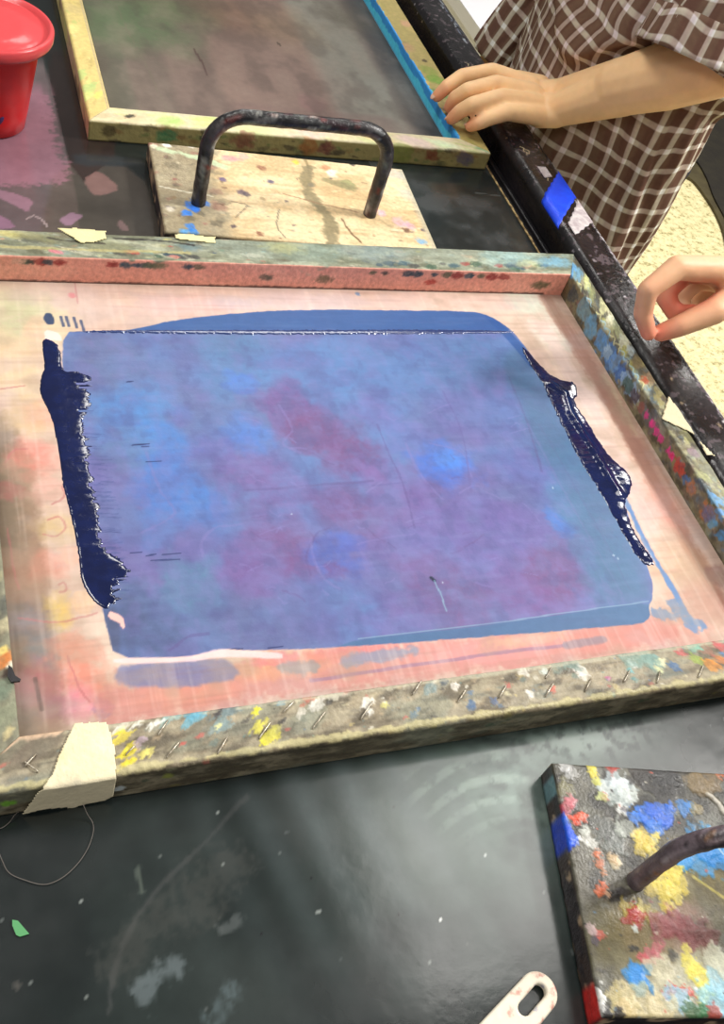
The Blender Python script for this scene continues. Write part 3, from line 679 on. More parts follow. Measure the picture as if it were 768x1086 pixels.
    p.poly([(48, 350), (60, 352), (66, 356), (66, 362), (56, 360), (48, 364)], z, (246, 214, 206), .9, soft=.0006)
    p.poly([(116, 648), (124, 650), (130, 654), (134, 664), (130, 668), (126, 660), (116, 655)], z, (238, 186, 176), .95, soft=.0005)
    p.poly([(200, 697), (224, 690), (238, 688), (256, 690), (300, 692), (300, 699), (240, 696), (200, 702), (120, 704), (120, 698)], z, (240, 206, 206), .8, soft=.0008, warp=.001)
sheet('mesh_fabric', frange(I['x0'] - .004, I['x1'] + .002, .00095), frange(I['y0'] - .004, I['y1'] + .002, .00095), MZ, (216, 190, 176), paint_mesh, M_mesh, screen, thick=0.0015, seed=21, ws=60)['label'] = 'stretched fabric stained pink and blue'

crust = [(150, 140, 120), (110, 104, 84), (205, 198, 176), (92, 82, 66), (128, 150, 148), (176, 170, 130), (70, 72, 66), (190, 150, 120)]
bright = [(88, 150, 205), (220, 205, 90), (232, 232, 225), (190, 70, 60), (60, 120, 90), (235, 225, 200), (90, 160, 170), (40, 60, 100)]
TOPZ = FZ
def split_regions(p):
    p.inner = p.v < p.Ht; p.top = (p.v >= p.Ht) & (p.v < p.Ht + p.W); p.outer = p.v >= p.Ht + p.W
def grain(p, a=.35):
    g = fbm(p.u * 12, p.v * 260, p.seed + 2, 3); p.mix(sstep(.45, .75, g), (70, 60, 48), a)
def pf_far(p):
    split_regions(p); grain(p, .2)
    p.scatter(150, crust + [(136, 150, 138), (120, 140, 135)], .002, .012, vlim=(p.Ht, p.Ht + p.W), a=(.4, .9), seed=2, h=.0005, asp=(.2, .6))
    p.scatter(330, bright + [(205, 215, 200), (80, 84, 70), (60, 60, 52), (190, 190, 140), (150, 176, 180)] * 3, .0006, .005, vlim=(p.Ht, p.Ht + p.W), seed=3, h=.0006, asp=(.15, .6), a=(.3, .85))
    gn = fbm(p.u * 40, p.v * 120, 421, 5); p.mix(sstep(.52, .66, gn), (90, 92, 70), .5); p.mix(sstep(.44, .32, gn), (196, 198, 172), .5)
    # salmon coat on the inside wall
    w = (p.inner).astype(float); edge = fbm(p.u * 35, p.v * 35, 71, 4)
    p.mix(w * sstep(.22, .30, edge + (p.Ht - p.v) / p.Ht * .3 + .0), (236, 160, 140), .97)
    lt = w * sstep(.5, .7, fbm(p.u * 25, p.v * 60, 73, 4)); p.mix(lt, (244, 178, 156), .5)
    zt = FZ - .006
    for (x0, x1, y) in ((26, 66, 275), (120, 212, 276), (395, 580, 287)):
        for x in np.arange(x0, x1, 6.0):
            p.blotpx(x, y + rnd.uniform(-3, 4), zt, rnd.uniform(4, 8), rnd.choice([(46, 66, 78), (40, 70, 84), (60, 86, 66), (92, 92, 70), (150, 50, 46), (60, 60, 56)]), .95, asp=.6)
    for (x, y, r, c) in ((140, 273, 7, (190, 60, 50)), (60, 273, 7, (222, 128, 140)), (185, 278, 6, (222, 140, 120)), (170, 288, 9, (110, 108, 80)), (455, 296, 7, (180, 60, 50)), (285, 302, 8, (90, 84, 70)), (345, 298, 10, (120, 100, 76)), (545, 292, 12, (60, 70, 80)), (568, 294, 10, (96, 92, 66)), (20, 288, 8, (224, 170, 150))):
        p.blotpx(x, y, zt - .01 if y > 290 else zt, r, c, .9, asp=.5)
    p.stroke([(0, 300), (280, 307), (575, 313)], MZ, .0022, (74, 56, 50), .8, warp=1.2)
    Z = TOPZ
    for (x, y, r, c, a) in ((10, 248, 14, (196, 180, 96), .6), (40, 252, 16, (128, 124, 84), .7), (120, 262, 22, (150, 150, 110), .5), (260, 262, 40, (150, 162, 150), .6), (330, 266, 40, (134, 152, 140), .7), (400, 268, 36, (120, 138, 140), .7), (470, 270, 40, (154, 164, 150), .6), (540, 272, 36, (150, 184, 184), .7), (590, 278, 20, (116, 170, 200), .8), (560, 280, 14, (206, 206, 150), .6), (300, 262, 20, (206, 196, 120), .4), (200, 262, 12, (100, 140, 160), .5)):
        p.blotpx(x, y, Z, r, c, a, asp=.5, soft=.5)
    p.stroke([(122, 253), (150, 254), (178, 256), (205, 260)], Z, .0012, (40, 38, 32), .9, warp=1); p.stroke([(52, 252), (75, 256), (110, 258)], Z, .0016, (60, 54, 44), .8, warp=1.3)
    p.stroke([(0, 262), (60, 264), (200, 268)], Z, .002, (186, 172, 110), .6, warp=1.2)
def pf_right(p):
    split_regions(p); grain(p, .2)
    p.scatter(420, [(150, 148, 110), (110, 150, 180), (60, 56, 44), (112, 104, 76), (186, 182, 140), (84, 78, 62), (120, 140, 130), (160, 160, 80)], .002, .009, vlim=(p.Ht, p.Ht + p.W), seed=5, h=.0007)
    p.scatter(200, [(132, 130, 120), (96, 96, 96), (120, 100, 84), (104, 120, 116), (76, 92, 120), (140, 110, 100)], .002, .008, vlim=(0, p.Ht), seed=6, h=.0004)
    gn = fbm(p.u * 70, p.v * 90, 431, 5); p.mix(sstep(.52, .64, gn), (62, 58, 48), .6); p.mix(sstep(.44, .34, gn), (176, 176, 150), .5)
    zw = T + .019
    for (x, y, r, c) in ((597, 300, 12, (104, 92, 64)), (605, 312, 9, (70, 78, 80)), (612, 330, 14, (122, 160, 176)), (622, 345, 12, (112, 170, 210)), (632, 362, 14, (100, 160, 220)), (640, 376, 14, (92, 150, 222)), (648, 388, 12, (120, 170, 225)), (652, 396, 10, (70, 116, 190)), (634, 372, 8, (172, 206, 230)), (666, 402, 9, (170, 206, 240)), (672, 412, 9, (150, 190, 236)), (678, 420, 7, (180, 205, 235)), (660, 420, 8, (70, 60, 70)), (645, 408, 8, (60, 90, 80)),
                         (676, 444, 9, (104, 104, 106)), (684, 436, 10, (120, 116, 118)), (664, 432, 6, (150, 90, 80)), (700, 452, 10, (120, 108, 108)), (693, 492, 8, (90, 110, 150)), (700, 500, 7, (70, 90, 100)), (706, 510, 6, (80, 120, 180)), (714, 520, 6, (70, 130, 200)), (722, 532, 6, (80, 140, 200)), (730, 545, 6, (90, 150, 210)), (735, 556, 7, (100, 170, 220)), (745, 570, 8, (80, 150, 210)), (725, 518, 8, (190, 120, 80)), (738, 542, 9, (200, 120, 70)), (715, 486, 10, (150, 130, 90)), (722, 495, 8, (200, 70, 60)), (730, 500, 5, (205, 80, 60)), (750, 545, 9, (120, 116, 150)), (745, 530, 9, (110, 108, 100)), (755, 585, 10, (96, 124, 160)), (765, 600, 8, (40, 50, 60))):
        p.blotpx(x, y, zw, r, c, .95, h=.0008, warp=1.2, soft=.15)
    for (x, y, r) in ((672, 440, 4), (677, 450, 5), (683, 458, 5.5), (688, 464, 5), (693, 478, 4.5), (696, 484, 5)): p.blotpx(x, y, zw, r, (238, 64, 150), 1, h=.001, warp=1.0, soft=.15)
    p.blotpx(690, 485, zw, 3, (232, 50, 110), 1)
    Z = FZ
    for (x, y, r, c) in ((612, 290, 9, (110, 160, 190)), (600, 284, 9, (90, 150, 200)), (622, 300, 8, (206, 212, 150)), (628, 312, 7, (140, 146, 96)), (640, 326, 9, (200, 200, 150)), (648, 340, 8, (222, 222, 190)), (655, 350, 8, (150, 158, 110)), (662, 362, 9, (210, 214, 190)), (668, 372, 6, (180, 196, 200)), (674, 384, 8, (130, 116, 80)), (690, 400, 9, (120, 96, 66)), (684, 404, 6, (170, 80, 50)), (700, 420, 10, (140, 130, 80)), (706, 424, 5, (60, 48, 40)), (720, 450, 9, (150, 148, 116)), (742, 482, 9, (120, 122, 108)), (752, 500, 9, (130, 132, 112)), (760, 530, 8, (88, 150, 210)), (766, 545, 8, (90, 146, 206)), (735, 480, 7, (140, 120, 130)), (745, 505, 8, (168, 170, 120))):
        p.blotpx(x, y, Z, r, c, .9, h=.0008, warp=1.2, soft=.2)
    for k in range(14):
        x = 612 + k * 5; y = 300 + k * 8
        p.stroke([(x, y), (x + 5, y + 3), (x + 3, y + 9)], Z, .0008, rnd.choice([(60, 60, 50), (210, 206, 150), (150, 190, 210)]), .8, h=.0006)
def pf_near(p):
    split_regions(p); grain(p, .4)
    p.scatter(260, [(150, 134, 108), (122, 108, 86), (166, 150, 122), (104, 92, 74), (136, 128, 112), (116, 124, 116)], .004, .016, vlim=(p.Ht, p.Ht + p.W), a=(.3, .7), seed=7, asp=(.15, .5), ang=(-.1, .1))
    p.scatter(200, [(70, 62, 48), (92, 82, 60), (58, 52, 42), (104, 98, 70)], .003, .018, vlim=(p.Ht + p.W, p.v.max()), a=(.4, .9), seed=8, asp=(.1, .4), ang=(-.1, .1))
    p.mix(p.outer * 1.0, (78, 72, 54), .5)
    gn = fbm(p.u * 60, p.v * 130, 401, 5); p.mix(sstep(.52, .68, gn), (72, 64, 50), .6); p.mix(sstep(.46, .32, gn), (186, 174, 148), .4)
    gn = fbm(p.u * 25, p.v * 40, 403, 4); p.mix(sstep(.55, .7, gn), (120, 130, 116), .4)
    p.scatter(60, [(110, 104, 60), (150, 150, 120), (50, 70, 50)], .0008, .004, vlim=(p.Ht + p.W, p.v.max()), a=(.4, .9), seed=18)
    p.scatter(200, [(226, 222, 205), (205, 196, 160), (190, 176, 146), (84, 74, 58), (170, 150, 120), (100, 120, 116), (96, 140, 140), (88, 120, 160), (186, 90, 80), (70, 66, 60), (200, 180, 120)], .0008, .0032, vlim=(p.Ht, p.Ht + p.W), seed=9, h=.0006)
    Z = FZ
    for (x, y, r, c) in ((210, 757, 13, (96, 168, 196)), (180, 760, 12, (150, 176, 170)), (235, 770, 10, (130, 150, 150)), (240, 752, 14, (110, 128, 130)), (130, 782, 9, (226, 206, 60)), (136, 796, 8, (232, 216, 40)), (128, 775, 5, (236, 214, 40)), (155, 798, 7, (222, 210, 110)), (138, 808, 5, (236, 218, 50)), (132, 812, 5, (230, 210, 60)), (150, 785, 6, (170, 150, 160)), (165, 768, 7, (236, 236, 226)), (130, 769, 7, (230, 226, 214)), (145, 767, 6, (232, 230, 216)), (233, 770, 4, (226, 220, 150)),
                         (275, 770, 8, (214, 206, 80)), (285, 782, 9, (222, 214, 50)), (272, 755, 5, (230, 220, 40)), (290, 775, 7, (180, 176, 80)), (298, 745, 6, (110, 150, 170)), (335, 748, 8, (226, 222, 212)), (320, 755, 6, (206, 200, 186)), (325, 740, 8, (190, 110, 90)), (390, 745, 7, (240, 238, 230)), (393, 755, 4, (226, 222, 210)), (407, 748, 4, (206, 200, 120)), (440, 758, 5, (100, 120, 130)), (300, 765, 4, (60, 56, 52)), (230, 754, 7, (64, 60, 60)), (355, 737, 9, (196, 190, 170)),
                         (455, 730, 8, (120, 140, 140)), (470, 722, 5, (70, 80, 90)), (482, 728, 5, (226, 220, 210)), (555, 712, 6, (232, 228, 216)), (563, 738, 4, (230, 226, 216)), (560, 734, 3, (230, 226, 216)), (500, 748, 5, (70, 100, 140)), (525, 744, 4, (90, 110, 150)), (586, 731, 4, (206, 100, 80)), (615, 712, 8, (236, 232, 224)), (577, 712, 5, (200, 210, 200)), (646, 720, 3, (196, 110, 150)), (670, 704, 5, (242, 240, 234)), (668, 712, 4, (110, 170, 170)), (690, 700, 10, (120, 160, 156)), (700, 702, 6, (226, 222, 180)), (698, 710, 5, (200, 206, 160)), (716, 708, 6, (80, 110, 150)), (720, 692, 6, (196, 90, 90)), (740, 700, 8, (150, 170, 80)), (755, 705, 8, (220, 140, 50)), (765, 700, 6, (200, 120, 60)), (762, 684, 7, (190, 80, 80)), (735, 684, 9, (130, 180, 160)), (670, 690, 20, (120, 150, 140)), (600, 700, 16, (110, 130, 120)), (750, 690, 7, (150, 110, 90))):
        p.blotpx(x, y, Z, r, c, .92, h=.0009, warp=1.3, soft=.15)
    # pale chipped rims along both arrises
    p.stroke([(u0, p.Ht + p.W - .0035) for u0 in np.linspace(0, p.L, 40)], 0, .0022, (196, 186, 136), .75, warp=2.4, raw=True, h=.0004)
    p.stroke([(u0, p.Ht + .001) for u0 in np.linspace(0, p.L, 40)], 0, .0014, (190, 184, 160), .6, warp=2.4, raw=True)
    p.blotpx(10, 760, Z, 30, (118, 110, 88), .8, soft=.5); p.blotpx(40, 790, Z, 22, (110, 98, 82), .9, soft=.4)
    p.blotpx(9, 846, Z - .016, 7, (120, 190, 50), .9); p.blotpx(126, 838, Z - .02, 6, (206, 220, 226), .9); p.blotpx(178, 822, Z - .012, 6, (150, 160, 60), .7)
    p.stroke([(0, 790), (15, 770), (40, 755), (60, 748)], Z, .003, (214, 180, 150), .85, warp=1.5)
def pf_left(p):
    split_regions(p); grain(p, .3)
    p.scatter(90, crust, .003, .012, vlim=(p.Ht, p.Ht + p.W), a=(.4, .9), seed=10)
    Z = FZ
    for (x, y, r, c) in ((3, 700, 10, (206, 120, 50)), (2, 690, 6, (226, 200, 110)), (10, 705, 5, (230, 226, 205)), (8, 760, 14, (130, 134, 108)), (8, 778, 6, (196, 180, 130)), (5, 730, 12, (110, 124, 104)), (10, 660, 10, (186, 176, 140)), (4, 715, 5, (60, 40, 30))):
        p.blotpx(x, y, Z, r, c, .92, h=.0008)
i0 = (I['x0'], I['y0']); i1 = (I['x1'], I['y0']); i2 = (I['x1'], I['y1']); i3 = (I['x0'], I['y1'])
o0 = (O['x0'], O['y0']); o1 = (O['x1'], O['y0']); o2 = (O['x1'] - .003, O['y1']); o3 = (O['x0'], O['y1'])
R1 = .00125
bar('frame_bar', i3, i2, o3, o2, T + .0005, FZ, R1, screen, M_frame, (138, 142, 120), pf_far, seed=101)['label'] = 'far bar with salmon pink inner side'
bar('frame_bar', i1, i2, o1, o2, T + .0005, FZ, R1, screen, M_frame, (130, 124, 96), pf_right, seed=131)['label'] = 'right bar caked in blue and magenta paint'
bar('frame_bar', i0, i1, o0, o1, T + .0005, FZ, R1, screen, M_frame, (150, 140, 116), pf_near, seed=151)['label'] = 'near bar with a row of staples'
bar('frame_bar', i0, i3, o0, o3, T + .0005, FZ, .002, screen, M_frame, (128, 126, 104), pf_left, seed=171)
# staples
ST = [((168, 779), (178, 764)), ((177, 803), (190, 787)), ((231, 799), (241, 782)), ((275, 783), (287, 766)), ((301, 755), (312, 744)), ((332, 772), (345, 755)), ((383, 762), (395, 744)), ((438, 736), (447, 722)),
      ((486, 744), (494, 732)), ((530, 739), (537, 727)), ((579, 719), (585, 708)), ((579, 738), (587, 725)), ((621, 733), (627, 720)), ((662, 723), (668, 711)), ((697, 724), (700, 712)), ((741, 718), (746, 706)), ((26, 808), (40, 818)), ((27, 812), (38, 800)), ((134, 800), (143, 791))]
for (a, b) in ST:
    zt = FZ + .0012; A = P(*a, zt); Bp = P(*b, zt)
    dn = np.array([0, 0, -.003])
    tube('staple', [A + dn, A, A * .92 + Bp * .08 + np.array([0, 0, .0004]), A * .08 + Bp * .92 + np.array([0, 0, .0004]), Bp, Bp + dn], .00055, M_steel, screen, seg=6)
# torn masking tape over the near left corner: drapes over the top and down the front
def drape(name, pts, mat, parent, z, col, spotfn=None, thick=.0005, yfront=None, wob=.0006, seed=0, step=.0022):
    """tape outline in world xy on the frame top; the part beyond the front arris folds down"""
    q = np.array(pts); xs = frange(q[:, 0].min() - .002, q[:, 0].max() + .002, step); ys = frange(q[:, 1].min() - .002, q[:, 1].max() + .002, step)
    X, Y = np.meshgrid(xs, ys); u, v = X.ravel(), Y.ravel()
    d = polysd(q, u, v) + .0012 * (fbm(u * 200, v * 200, seed, 3) - .5)
    over = np.maximum(0, (yfront if yfront is not None else -9) - v)
    zz = z + .0009 + wob * (fbm(u * 90, v * 90, seed + 1, 3) - .5) * 2 - over
    yy = np.where(over > 0, yfront - .0010 - wob * fbm(u * 60, v * 60, seed + 2, 2) if yfront is not None else v, v)
    co = np.stack([u, yy, zz], 1)
    pt = Paint(co, u, v, col, seed)
    if spotfn: spotfn(pt)
    keep = d > -step * .5; i = np.arange(len(u)).reshape(X.shape)
    f = np.stack([i[:-1, :-1], i[:-1, 1:], i[1:, 1:], i[1:, :-1]], -1).reshape(-1, 4); f = f[keep[f].all(1)]
    us = np.unique(f); mp = -np.ones(len(u), int); mp[us] = np.arange(len(us))
    o = new_mesh(name, co[us], mp[f], mat, parent, pt.c[us])
    s = o.modifiers.new('solid', 'SOLIDIFY'); s.thickness = thick; s.offset = 1
    return o
yf = O['y0']
def tapept(px, py):           # point on the top, or unfolded down the front
    q = P(px, py, FZ)
    if q[1] >= yf: return (q[0], q[1])
    d = RW @ np.array([px - CX, py - CY, FPX]); t = (yf - .001) / d[1]; q = CAM + d * t
    return (q[0], yf - (FZ - q[2]))
def tsp(p):
    for (x, y, r, c, a) in ((80, 836, 5, (150, 146, 132), .8), (60, 800, 12, (230, 208, 150), .4), (108, 790, 12, (240, 232, 206), .5), (75, 850, 12, (206, 196, 168), .6), (60, 780, 6, (222, 180, 110), .6)):
        p.blotpx(x, y, FZ, r, c, a, soft=.6)
    p.mix(sstep(yf + .001, yf - .001, p.v), (206, 196, 170), .45)
tp = [tapept(*a) for a in ((78, 769), (96, 767), (113, 767), (118, 780), (122, 800), (123, 825), (120, 843), (112, 848), (84, 853), (76, 857), (70, 855), (44, 858), (24, 863), (40, 840), (56, 822), (60, 805), (66, 795), (72, 782))]
drape('tape', tp, M_tape, screen, FZ, (232, 220, 184), tsp, yfront=yf - .0005, seed=3, step=.0009)['label'] = 'torn cream masking tape on the near bar'
for pl, c, lb in (([(60, 243), (80, 243), (112, 246), (113, 254), (98, 258), (84, 258), (72, 250)], (226, 216, 164), 'cream tape scrap on the far bar'),
                  ([(184, 249), (205, 250), (228, 253), (228, 258), (208, 257), (186, 254)], (232, 222, 170), 'narrow cream tape scrap on the far bar')):
    drape('tape', [tuple(P(*a, FZ)[:2]) for a in pl], M_tape, screen, FZ, c, seed=5, step=.0015)['label'] = lb
pc = [tuple(P(*a, FZ)[:2]) for a in ((709, 421), (718, 433), (733, 456), (739, 466), (757, 484), (749, 483), (737, 462), (718, 453), (701, 445))]
drape('tape', pc, M_tape, screen, FZ, (216, 204, 170), seed=7, step=.0015)['label'] = 'cream tape scrap on the right bar'
chip = [tuple(P(*a, FZ)[:2]) for a in ((9, 707), (13, 710), (16, 718), (22, 722), (21, 724), (12, 725), (8, 719))]
extrude_poly('tape', [tuple(q) for q in chip], FZ + .0006, FZ + .0022, M_black, screen)['label'] = 'small black tape scrap on the left bar'

# ---- wet ink lying on the fabric
def ink(name, pts, hmax, wd, mat, seed, res=.0007, ragx=0.0, ragfn=None, ridge=.0, label=None, hfn=None):
    q = np.array([P(a, b, MZ)[:2] for a, b in chaikin(pts, 1)])
    xs = frange(q[:, 0].min() - .006, q[:, 0].max() + .008, res); ys = frange(q[:, 1].min() - .003, q[:, 1].max() + .003, res)
    X, Y = np.meshgrid(xs, ys); u, v = X.ravel(), Y.ravel()
    d = polysd(q, u, v) + .0008 * (fbm(u * 400, v * 400, seed, 3) - .5)
    if ragfn: d = d + ragfn(u, v)
    d0 = polysd(q, u, v) + .0015
    h = hmax * (1 - np.exp(-np.maximum(d0, 0) / wd)) * sstep(0, .0011, d)
    if hfn: h = h * hfn(u, v, d)
    h = h + np.minimum(1, np.maximum(d, 0) / .002) * ridge * (fbm(u * 45 + v * 20, v * 210, seed + 2, 2) - .35)
    z = MZ + .0001 + np.where(d > 0, np.maximum(h, 0.00005), -.0004)
    keep = d > -res; i = np.arange(len(u)).reshape(X.shape)
    f = np.stack([i[:-1, :-1], i[:-1, 1:], i[1:, 1:], i[1:, :-1]], -1).reshape(-1, 4); f = f[keep[f].any(1)]
    us = np.unique(f); mp = -np.ones(len(u), int); mp[us] = np.arange(len(us))
    o = new_mesh(name, np.stack([u, v, z], 1)[us], mp[f], mat, screen)
    if label: o['label'] = label
    return o
def rag_left(u, v):
    s = fbm(u * 30, v * 230, 81, 3) - .5
    s2 = fbm(u * 14, v * 700, 82, 2) - .5
    # strength grows toward the bristly right side
    xl = np.interp(v, sorted([P(100, 640, MZ)[1], P(45, 360, MZ)[1]]), [P(104, 640, MZ)[0], P(50, 360, MZ)[0]])
    g = sstep(.004, .022, u - xl)
    gap = -(sstep(.62, .68, fbm(u * 30, v * 250, 84, 2)) * g) * .012
    return (s * .015 + s2 * .006) * g + gap
ink('wet_ink', [(45, 358), (58, 362), (66, 372), (64, 388), (70, 391), (78, 390), (91, 394), (95, 406), (94, 424), (93, 438), (87, 448), (88, 455), (91, 472), (95, 490), (100, 520), (108, 570), (114, 588), (128, 596), (134, 606), (127, 622), (124, 638), (116, 646), (108, 645), (98, 636), (90, 624), (85, 612), (84, 590), (76, 550), (66, 512), (64, 490), (58, 455), (52, 436), (42, 418), (43, 400), (48, 390), (45, 372)],
    .0007, .0018, M_ink, 11, ragfn=rag_left, ridge=.00025, label='ragged band of dark navy ink at the left')
_cr = np.array([P(a, b, MZ)[:2] for a, b in ((584, 408), (598, 418), (604, 438), (618, 460), (634, 486), (646, 508), (655, 522))])
def crest(u, v, d):
    m = np.full(len(u), 9.)
    for a0, b0 in zip(_cr[:-1], _cr[1:]):
        e = b0 - a0; t = np.clip(((u - a0[0]) * e[0] + (v - a0[1]) * e[1]) / (e @ e), 0, 1); m = np.minimum(m, np.hypot(u - a0[0] - t * e[0], v - a0[1] - t * e[1]))
    m = m + .0012 * (fbm(u * 170, v * 170, 66, 2) - .5)
    return .60 + .75 * np.exp(-(m / .0042) ** 2)
ink('wet_ink', [(552, 366), (560, 372), (570, 384), (584, 398), (596, 403), (610, 406), (613, 416), (608, 426), (622, 446), (642, 478), (655, 492), (666, 500), (671, 513), (668, 524), (663, 532), (665, 547), (672, 562), (684, 582), (696, 598), (686, 600), (676, 592), (664, 572), (650, 545), (634, 518), (616, 490), (598, 455), (584, 425), (572, 400), (560, 384)],
    .0022, .005, M_ink, 12, ridge=.0003, hfn=crest, label='thick bead of wet navy ink at the right',
    ragfn=lambda u, v: (fbm(u * 220, v * 220, 19, 3) - .5) * .0035)
ink('wet_ink', [(88, 350.6), (140, 350.2), (240, 350), (340, 350), (420, 349.3), (500, 350), (545, 351), (545, 353.4), (500, 354.2), (420, 354.5), (340, 355), (240, 354.8), (140, 353.6), (88, 352.6)],
      .0009, .0016, M_bead, 13, res=.0005, label='thin ridge of wet ink across the top', ragfn=lambda u, v: (fbm(u * 500, v * 300, 29, 2) - .55) * .0022)

# ------------------------------------------------------------------ second silkscreen frame
s2 = thing('silkscreen_frame', 'smaller wooden silkscreen frame with brown fabric and bright cyan inner edge, under the hand', 'silkscreen', 'silkscreen frames')
GZ = T + .025; GM = T + .003
J0 = dict(x0=.190, x1=.6255, y0=1.062, y1=1.56); K0 = dict(x0=.164, x1=.6625, y0=1.0325, y1=1.60)
def g_mesh(p):
    z = GM; u, v = p.u, p.v
    x = u; 
    p.mix(sstep(.29, .27, x), (92, 84, 76), .6); p.mix(sstep(.235, .225, x), (80, 82, 70), .6)
    p.mix(sstep(.335, .35, x) * sstep(.50, .49, x), (134, 112, 102), .7)
    p.mix(sstep(.475, .50, x) * sstep(.60, .57, x), (132, 134, 124), .75)
    p.mix(sstep(.575, .60, x), (66, 66, 66), .85)
    p.mix(sstep(1.10, 1.085, v), (92, 72, 66), .8); p.mix(sstep(1.145, 1.13, v) * sstep(.33, .36, x) * sstep(.58, .55, x), (118, 96, 92), .5)
    p.blotpx(140, 20, z, 60, (84, 108, 74), .75, soft=.6); p.blotpx(190, 5, z, 40, (98, 110, 78), .6, soft=.6); p.blotpx(240, 15, z, 40, (110, 80, 66), .5, soft=.6)
    p.blotpx(300, 30, z, 40, (140, 120, 96), .5, soft=.6); p.blotpx(370, 20, z, 30, (84, 78, 66), .6, soft=.6); p.blotpx(330, 110, z, 16, (134, 96, 98), .6)
    p.blotpx(420, 100, z, 40, (140, 142, 134), .5, soft=.6); p.blotpx(300, 80, z, 60, (142, 120, 112), .5, soft=.6)
    p.stroke([(206, 52), (214, 66), (219, 80)], z, .0016, (74, 50, 46), .8); p.stroke([(295, 45), (298, 49)], z, .0015, (60, 50, 44), .8)
    p.stroke([(120, 0), (150, 60), (185, 130)], z, .001, (100, 96, 80), .5)
    n = fbm(u * 30, v * 20, 4, 4); p.mix(sstep(.5, .75, n), (150, 134, 122), .25); p.mix(sstep(.5, .25, n), (70, 60, 56), .3)
sheet('mesh_fabric', frange(J0['x0'] - .003, J0['x1'] + .003, .0022), frange(J0['y0'] - .003, J0['y1'] + .003, .0022), GM, (114, 98, 90), g_mesh, M_mesh2, s2, thick=.0012, seed=61)
yel = [(226, 206, 128), (206, 186, 110), (214, 190, 120), (190, 170, 104), (170, 190, 110), (232, 218, 160), (160, 140, 84)]
def g_left(p):
    split_regions(p); p.scatter(220, yel, .002, .009, a=(.3, .8), seed=31, asp=(.2, .6), ang=(-.6, .6), h=.0002)
    Z = GZ
    for (x, y, r, c) in ((95, 92, 8, (166, 196, 120)), (92, 102, 7, (200, 222, 130)), (85, 80, 8, (170, 200, 120)), (105, 100, 6, (206, 212, 110)), (75, 30, 8, (236, 216, 140)), (80, 10, 9, (196, 176, 120))): p.blotpx(x, y, Z, r, c, .8)
    p.mix(p.outer * sstep(.3, .7, fbm(p.u * 20, p.v * 60, 3, 3)), (206, 160, 140), .8); p.mix(p.outer * sstep(.5, .75, fbm(p.u * 40, p.v * 60, 9, 3)), (120, 96, 76), .8)
    p.stroke([(u0, p.Ht + .0015) for u0 in np.linspace(0, p.L, 30)], 0, .0012, (176, 160, 124), .7, raw=True)
def g_near(p):
    split_regions(p)
    p.scatter(160, [(222, 212, 176), (206, 196, 170), (196, 206, 140), (226, 196, 176), (180, 200, 120), (216, 204, 150)], .003, .012, vlim=(p.Ht, p.Ht + p.W), a=(.3, .8), seed=32, asp=(.2, .5))
    p.mix(p.outer * 1.0, (140, 128, 76), .85)
    p.scatter(120, [(112, 104, 60), (160, 146, 90), (90, 100, 60), (130, 100, 60), (64, 56, 40), (86, 110, 60)], .002, .010, vlim=(p.Ht + p.W, p.v.max()), a=(.3, .8), seed=33, asp=(.3, .7))
    for (x, y, r, c) in ((180, 128, 14, (170, 206, 110)), (140, 125, 14, (214, 190, 150)), (110, 122, 9, (196, 180, 140)), (400, 146, 14, (220, 190, 120)), (330, 140, 18, (226, 190, 180)), (470, 153, 14, (206, 226, 190)), (440, 150, 16, (216, 190, 190)), (515, 158, 8, (120, 160, 120)), (220, 130, 14, (206, 206, 130)), (270, 138, 16, (200, 214, 150))): p.blotpx(x, y, GZ, r, c, .8, soft=.5, asp=.6)
    for (x, y, r, c) in ((118, 144, 6, (70, 60, 36)), (136, 133, 4, (30, 28, 20)), (216, 141, 5, (36, 40, 36)), (178, 142, 8, (60, 120, 80)), (260, 152, 10, (130, 80, 60)), (330, 160, 10, (150, 96, 50)), (350, 165, 7, (110, 56, 50)), (460, 170, 7, (120, 60, 40)), (430, 172, 12, (120, 130, 60)), (500, 178, 8, (90, 84, 110))): p.blotpx(x, y, T + .014, r, c, .85, warp=1)
def g_right(p):
    split_regions(p)
    p.scatter(160, [(176, 160, 96), (156, 140, 88), (190, 176, 110), (150, 150, 76), (200, 170, 120)], .002, .009, vlim=(p.Ht, p.v.max()), a=(.3, .8), seed=34, h=.0003)
    for (x, y, r, c) in ((463, 85, 9, (110, 160, 50)), (455, 75, 9, (140, 156, 70)), (468, 100, 8, (90, 150, 90)), (430, 50, 9, (186, 150, 110)), (440, 30, 9, (196, 176, 110)), (450, 64, 3, (70, 56, 36)), (445, 85, 6, (226, 196, 110)), (430, 25, 6, (210, 160, 130))): p.blotpx(x, y, GZ, r, c, .85)
    e = fbm(p.u * 40, p.v * 80, 44, 3)
    p.mix((p.v < p.Ht * (1.0 + .25 * (e - .3))) * 1.0, (84, 214, 255), .97)
    p.mix(((p.v < p.Ht * (1.0 + .2 * (e - .3))) & (p.v > p.Ht * (.62 + .4 * (e - .5)))) * 1.0, (46, 140, 226), .8)
    p.mix((p.v < p.Ht * .2) * 1.0, (120, 150, 200), .5)
a0 = (J0['x0'], J0['y0']); a1 = (J0['x1'], J0['y0']); a2 = (J0['x1'], J0['y1']); a3 = (J0['x0'], J0['y1'])
b0 = (K0['x0'], K0['y0']); b1 = (K0['x1'], K0['y0'] + .002); b2 = (K0['x1'], K0['y1']); b3 = (K0['x0'], K0['y1'])
bar('frame_bar', a0, a3, b0, b3, T + .0005, GZ, .0018, s2, M_frame2, (208, 188, 120), g_left, seed=201, rough=.0002)['label'] = 'left bar stained yellow'
bar('frame_bar', a0, a1, b0, b1, T + .0005, GZ, .0018, s2, M_frame2, (212, 202, 164), g_near, seed=211, rough=.0002)
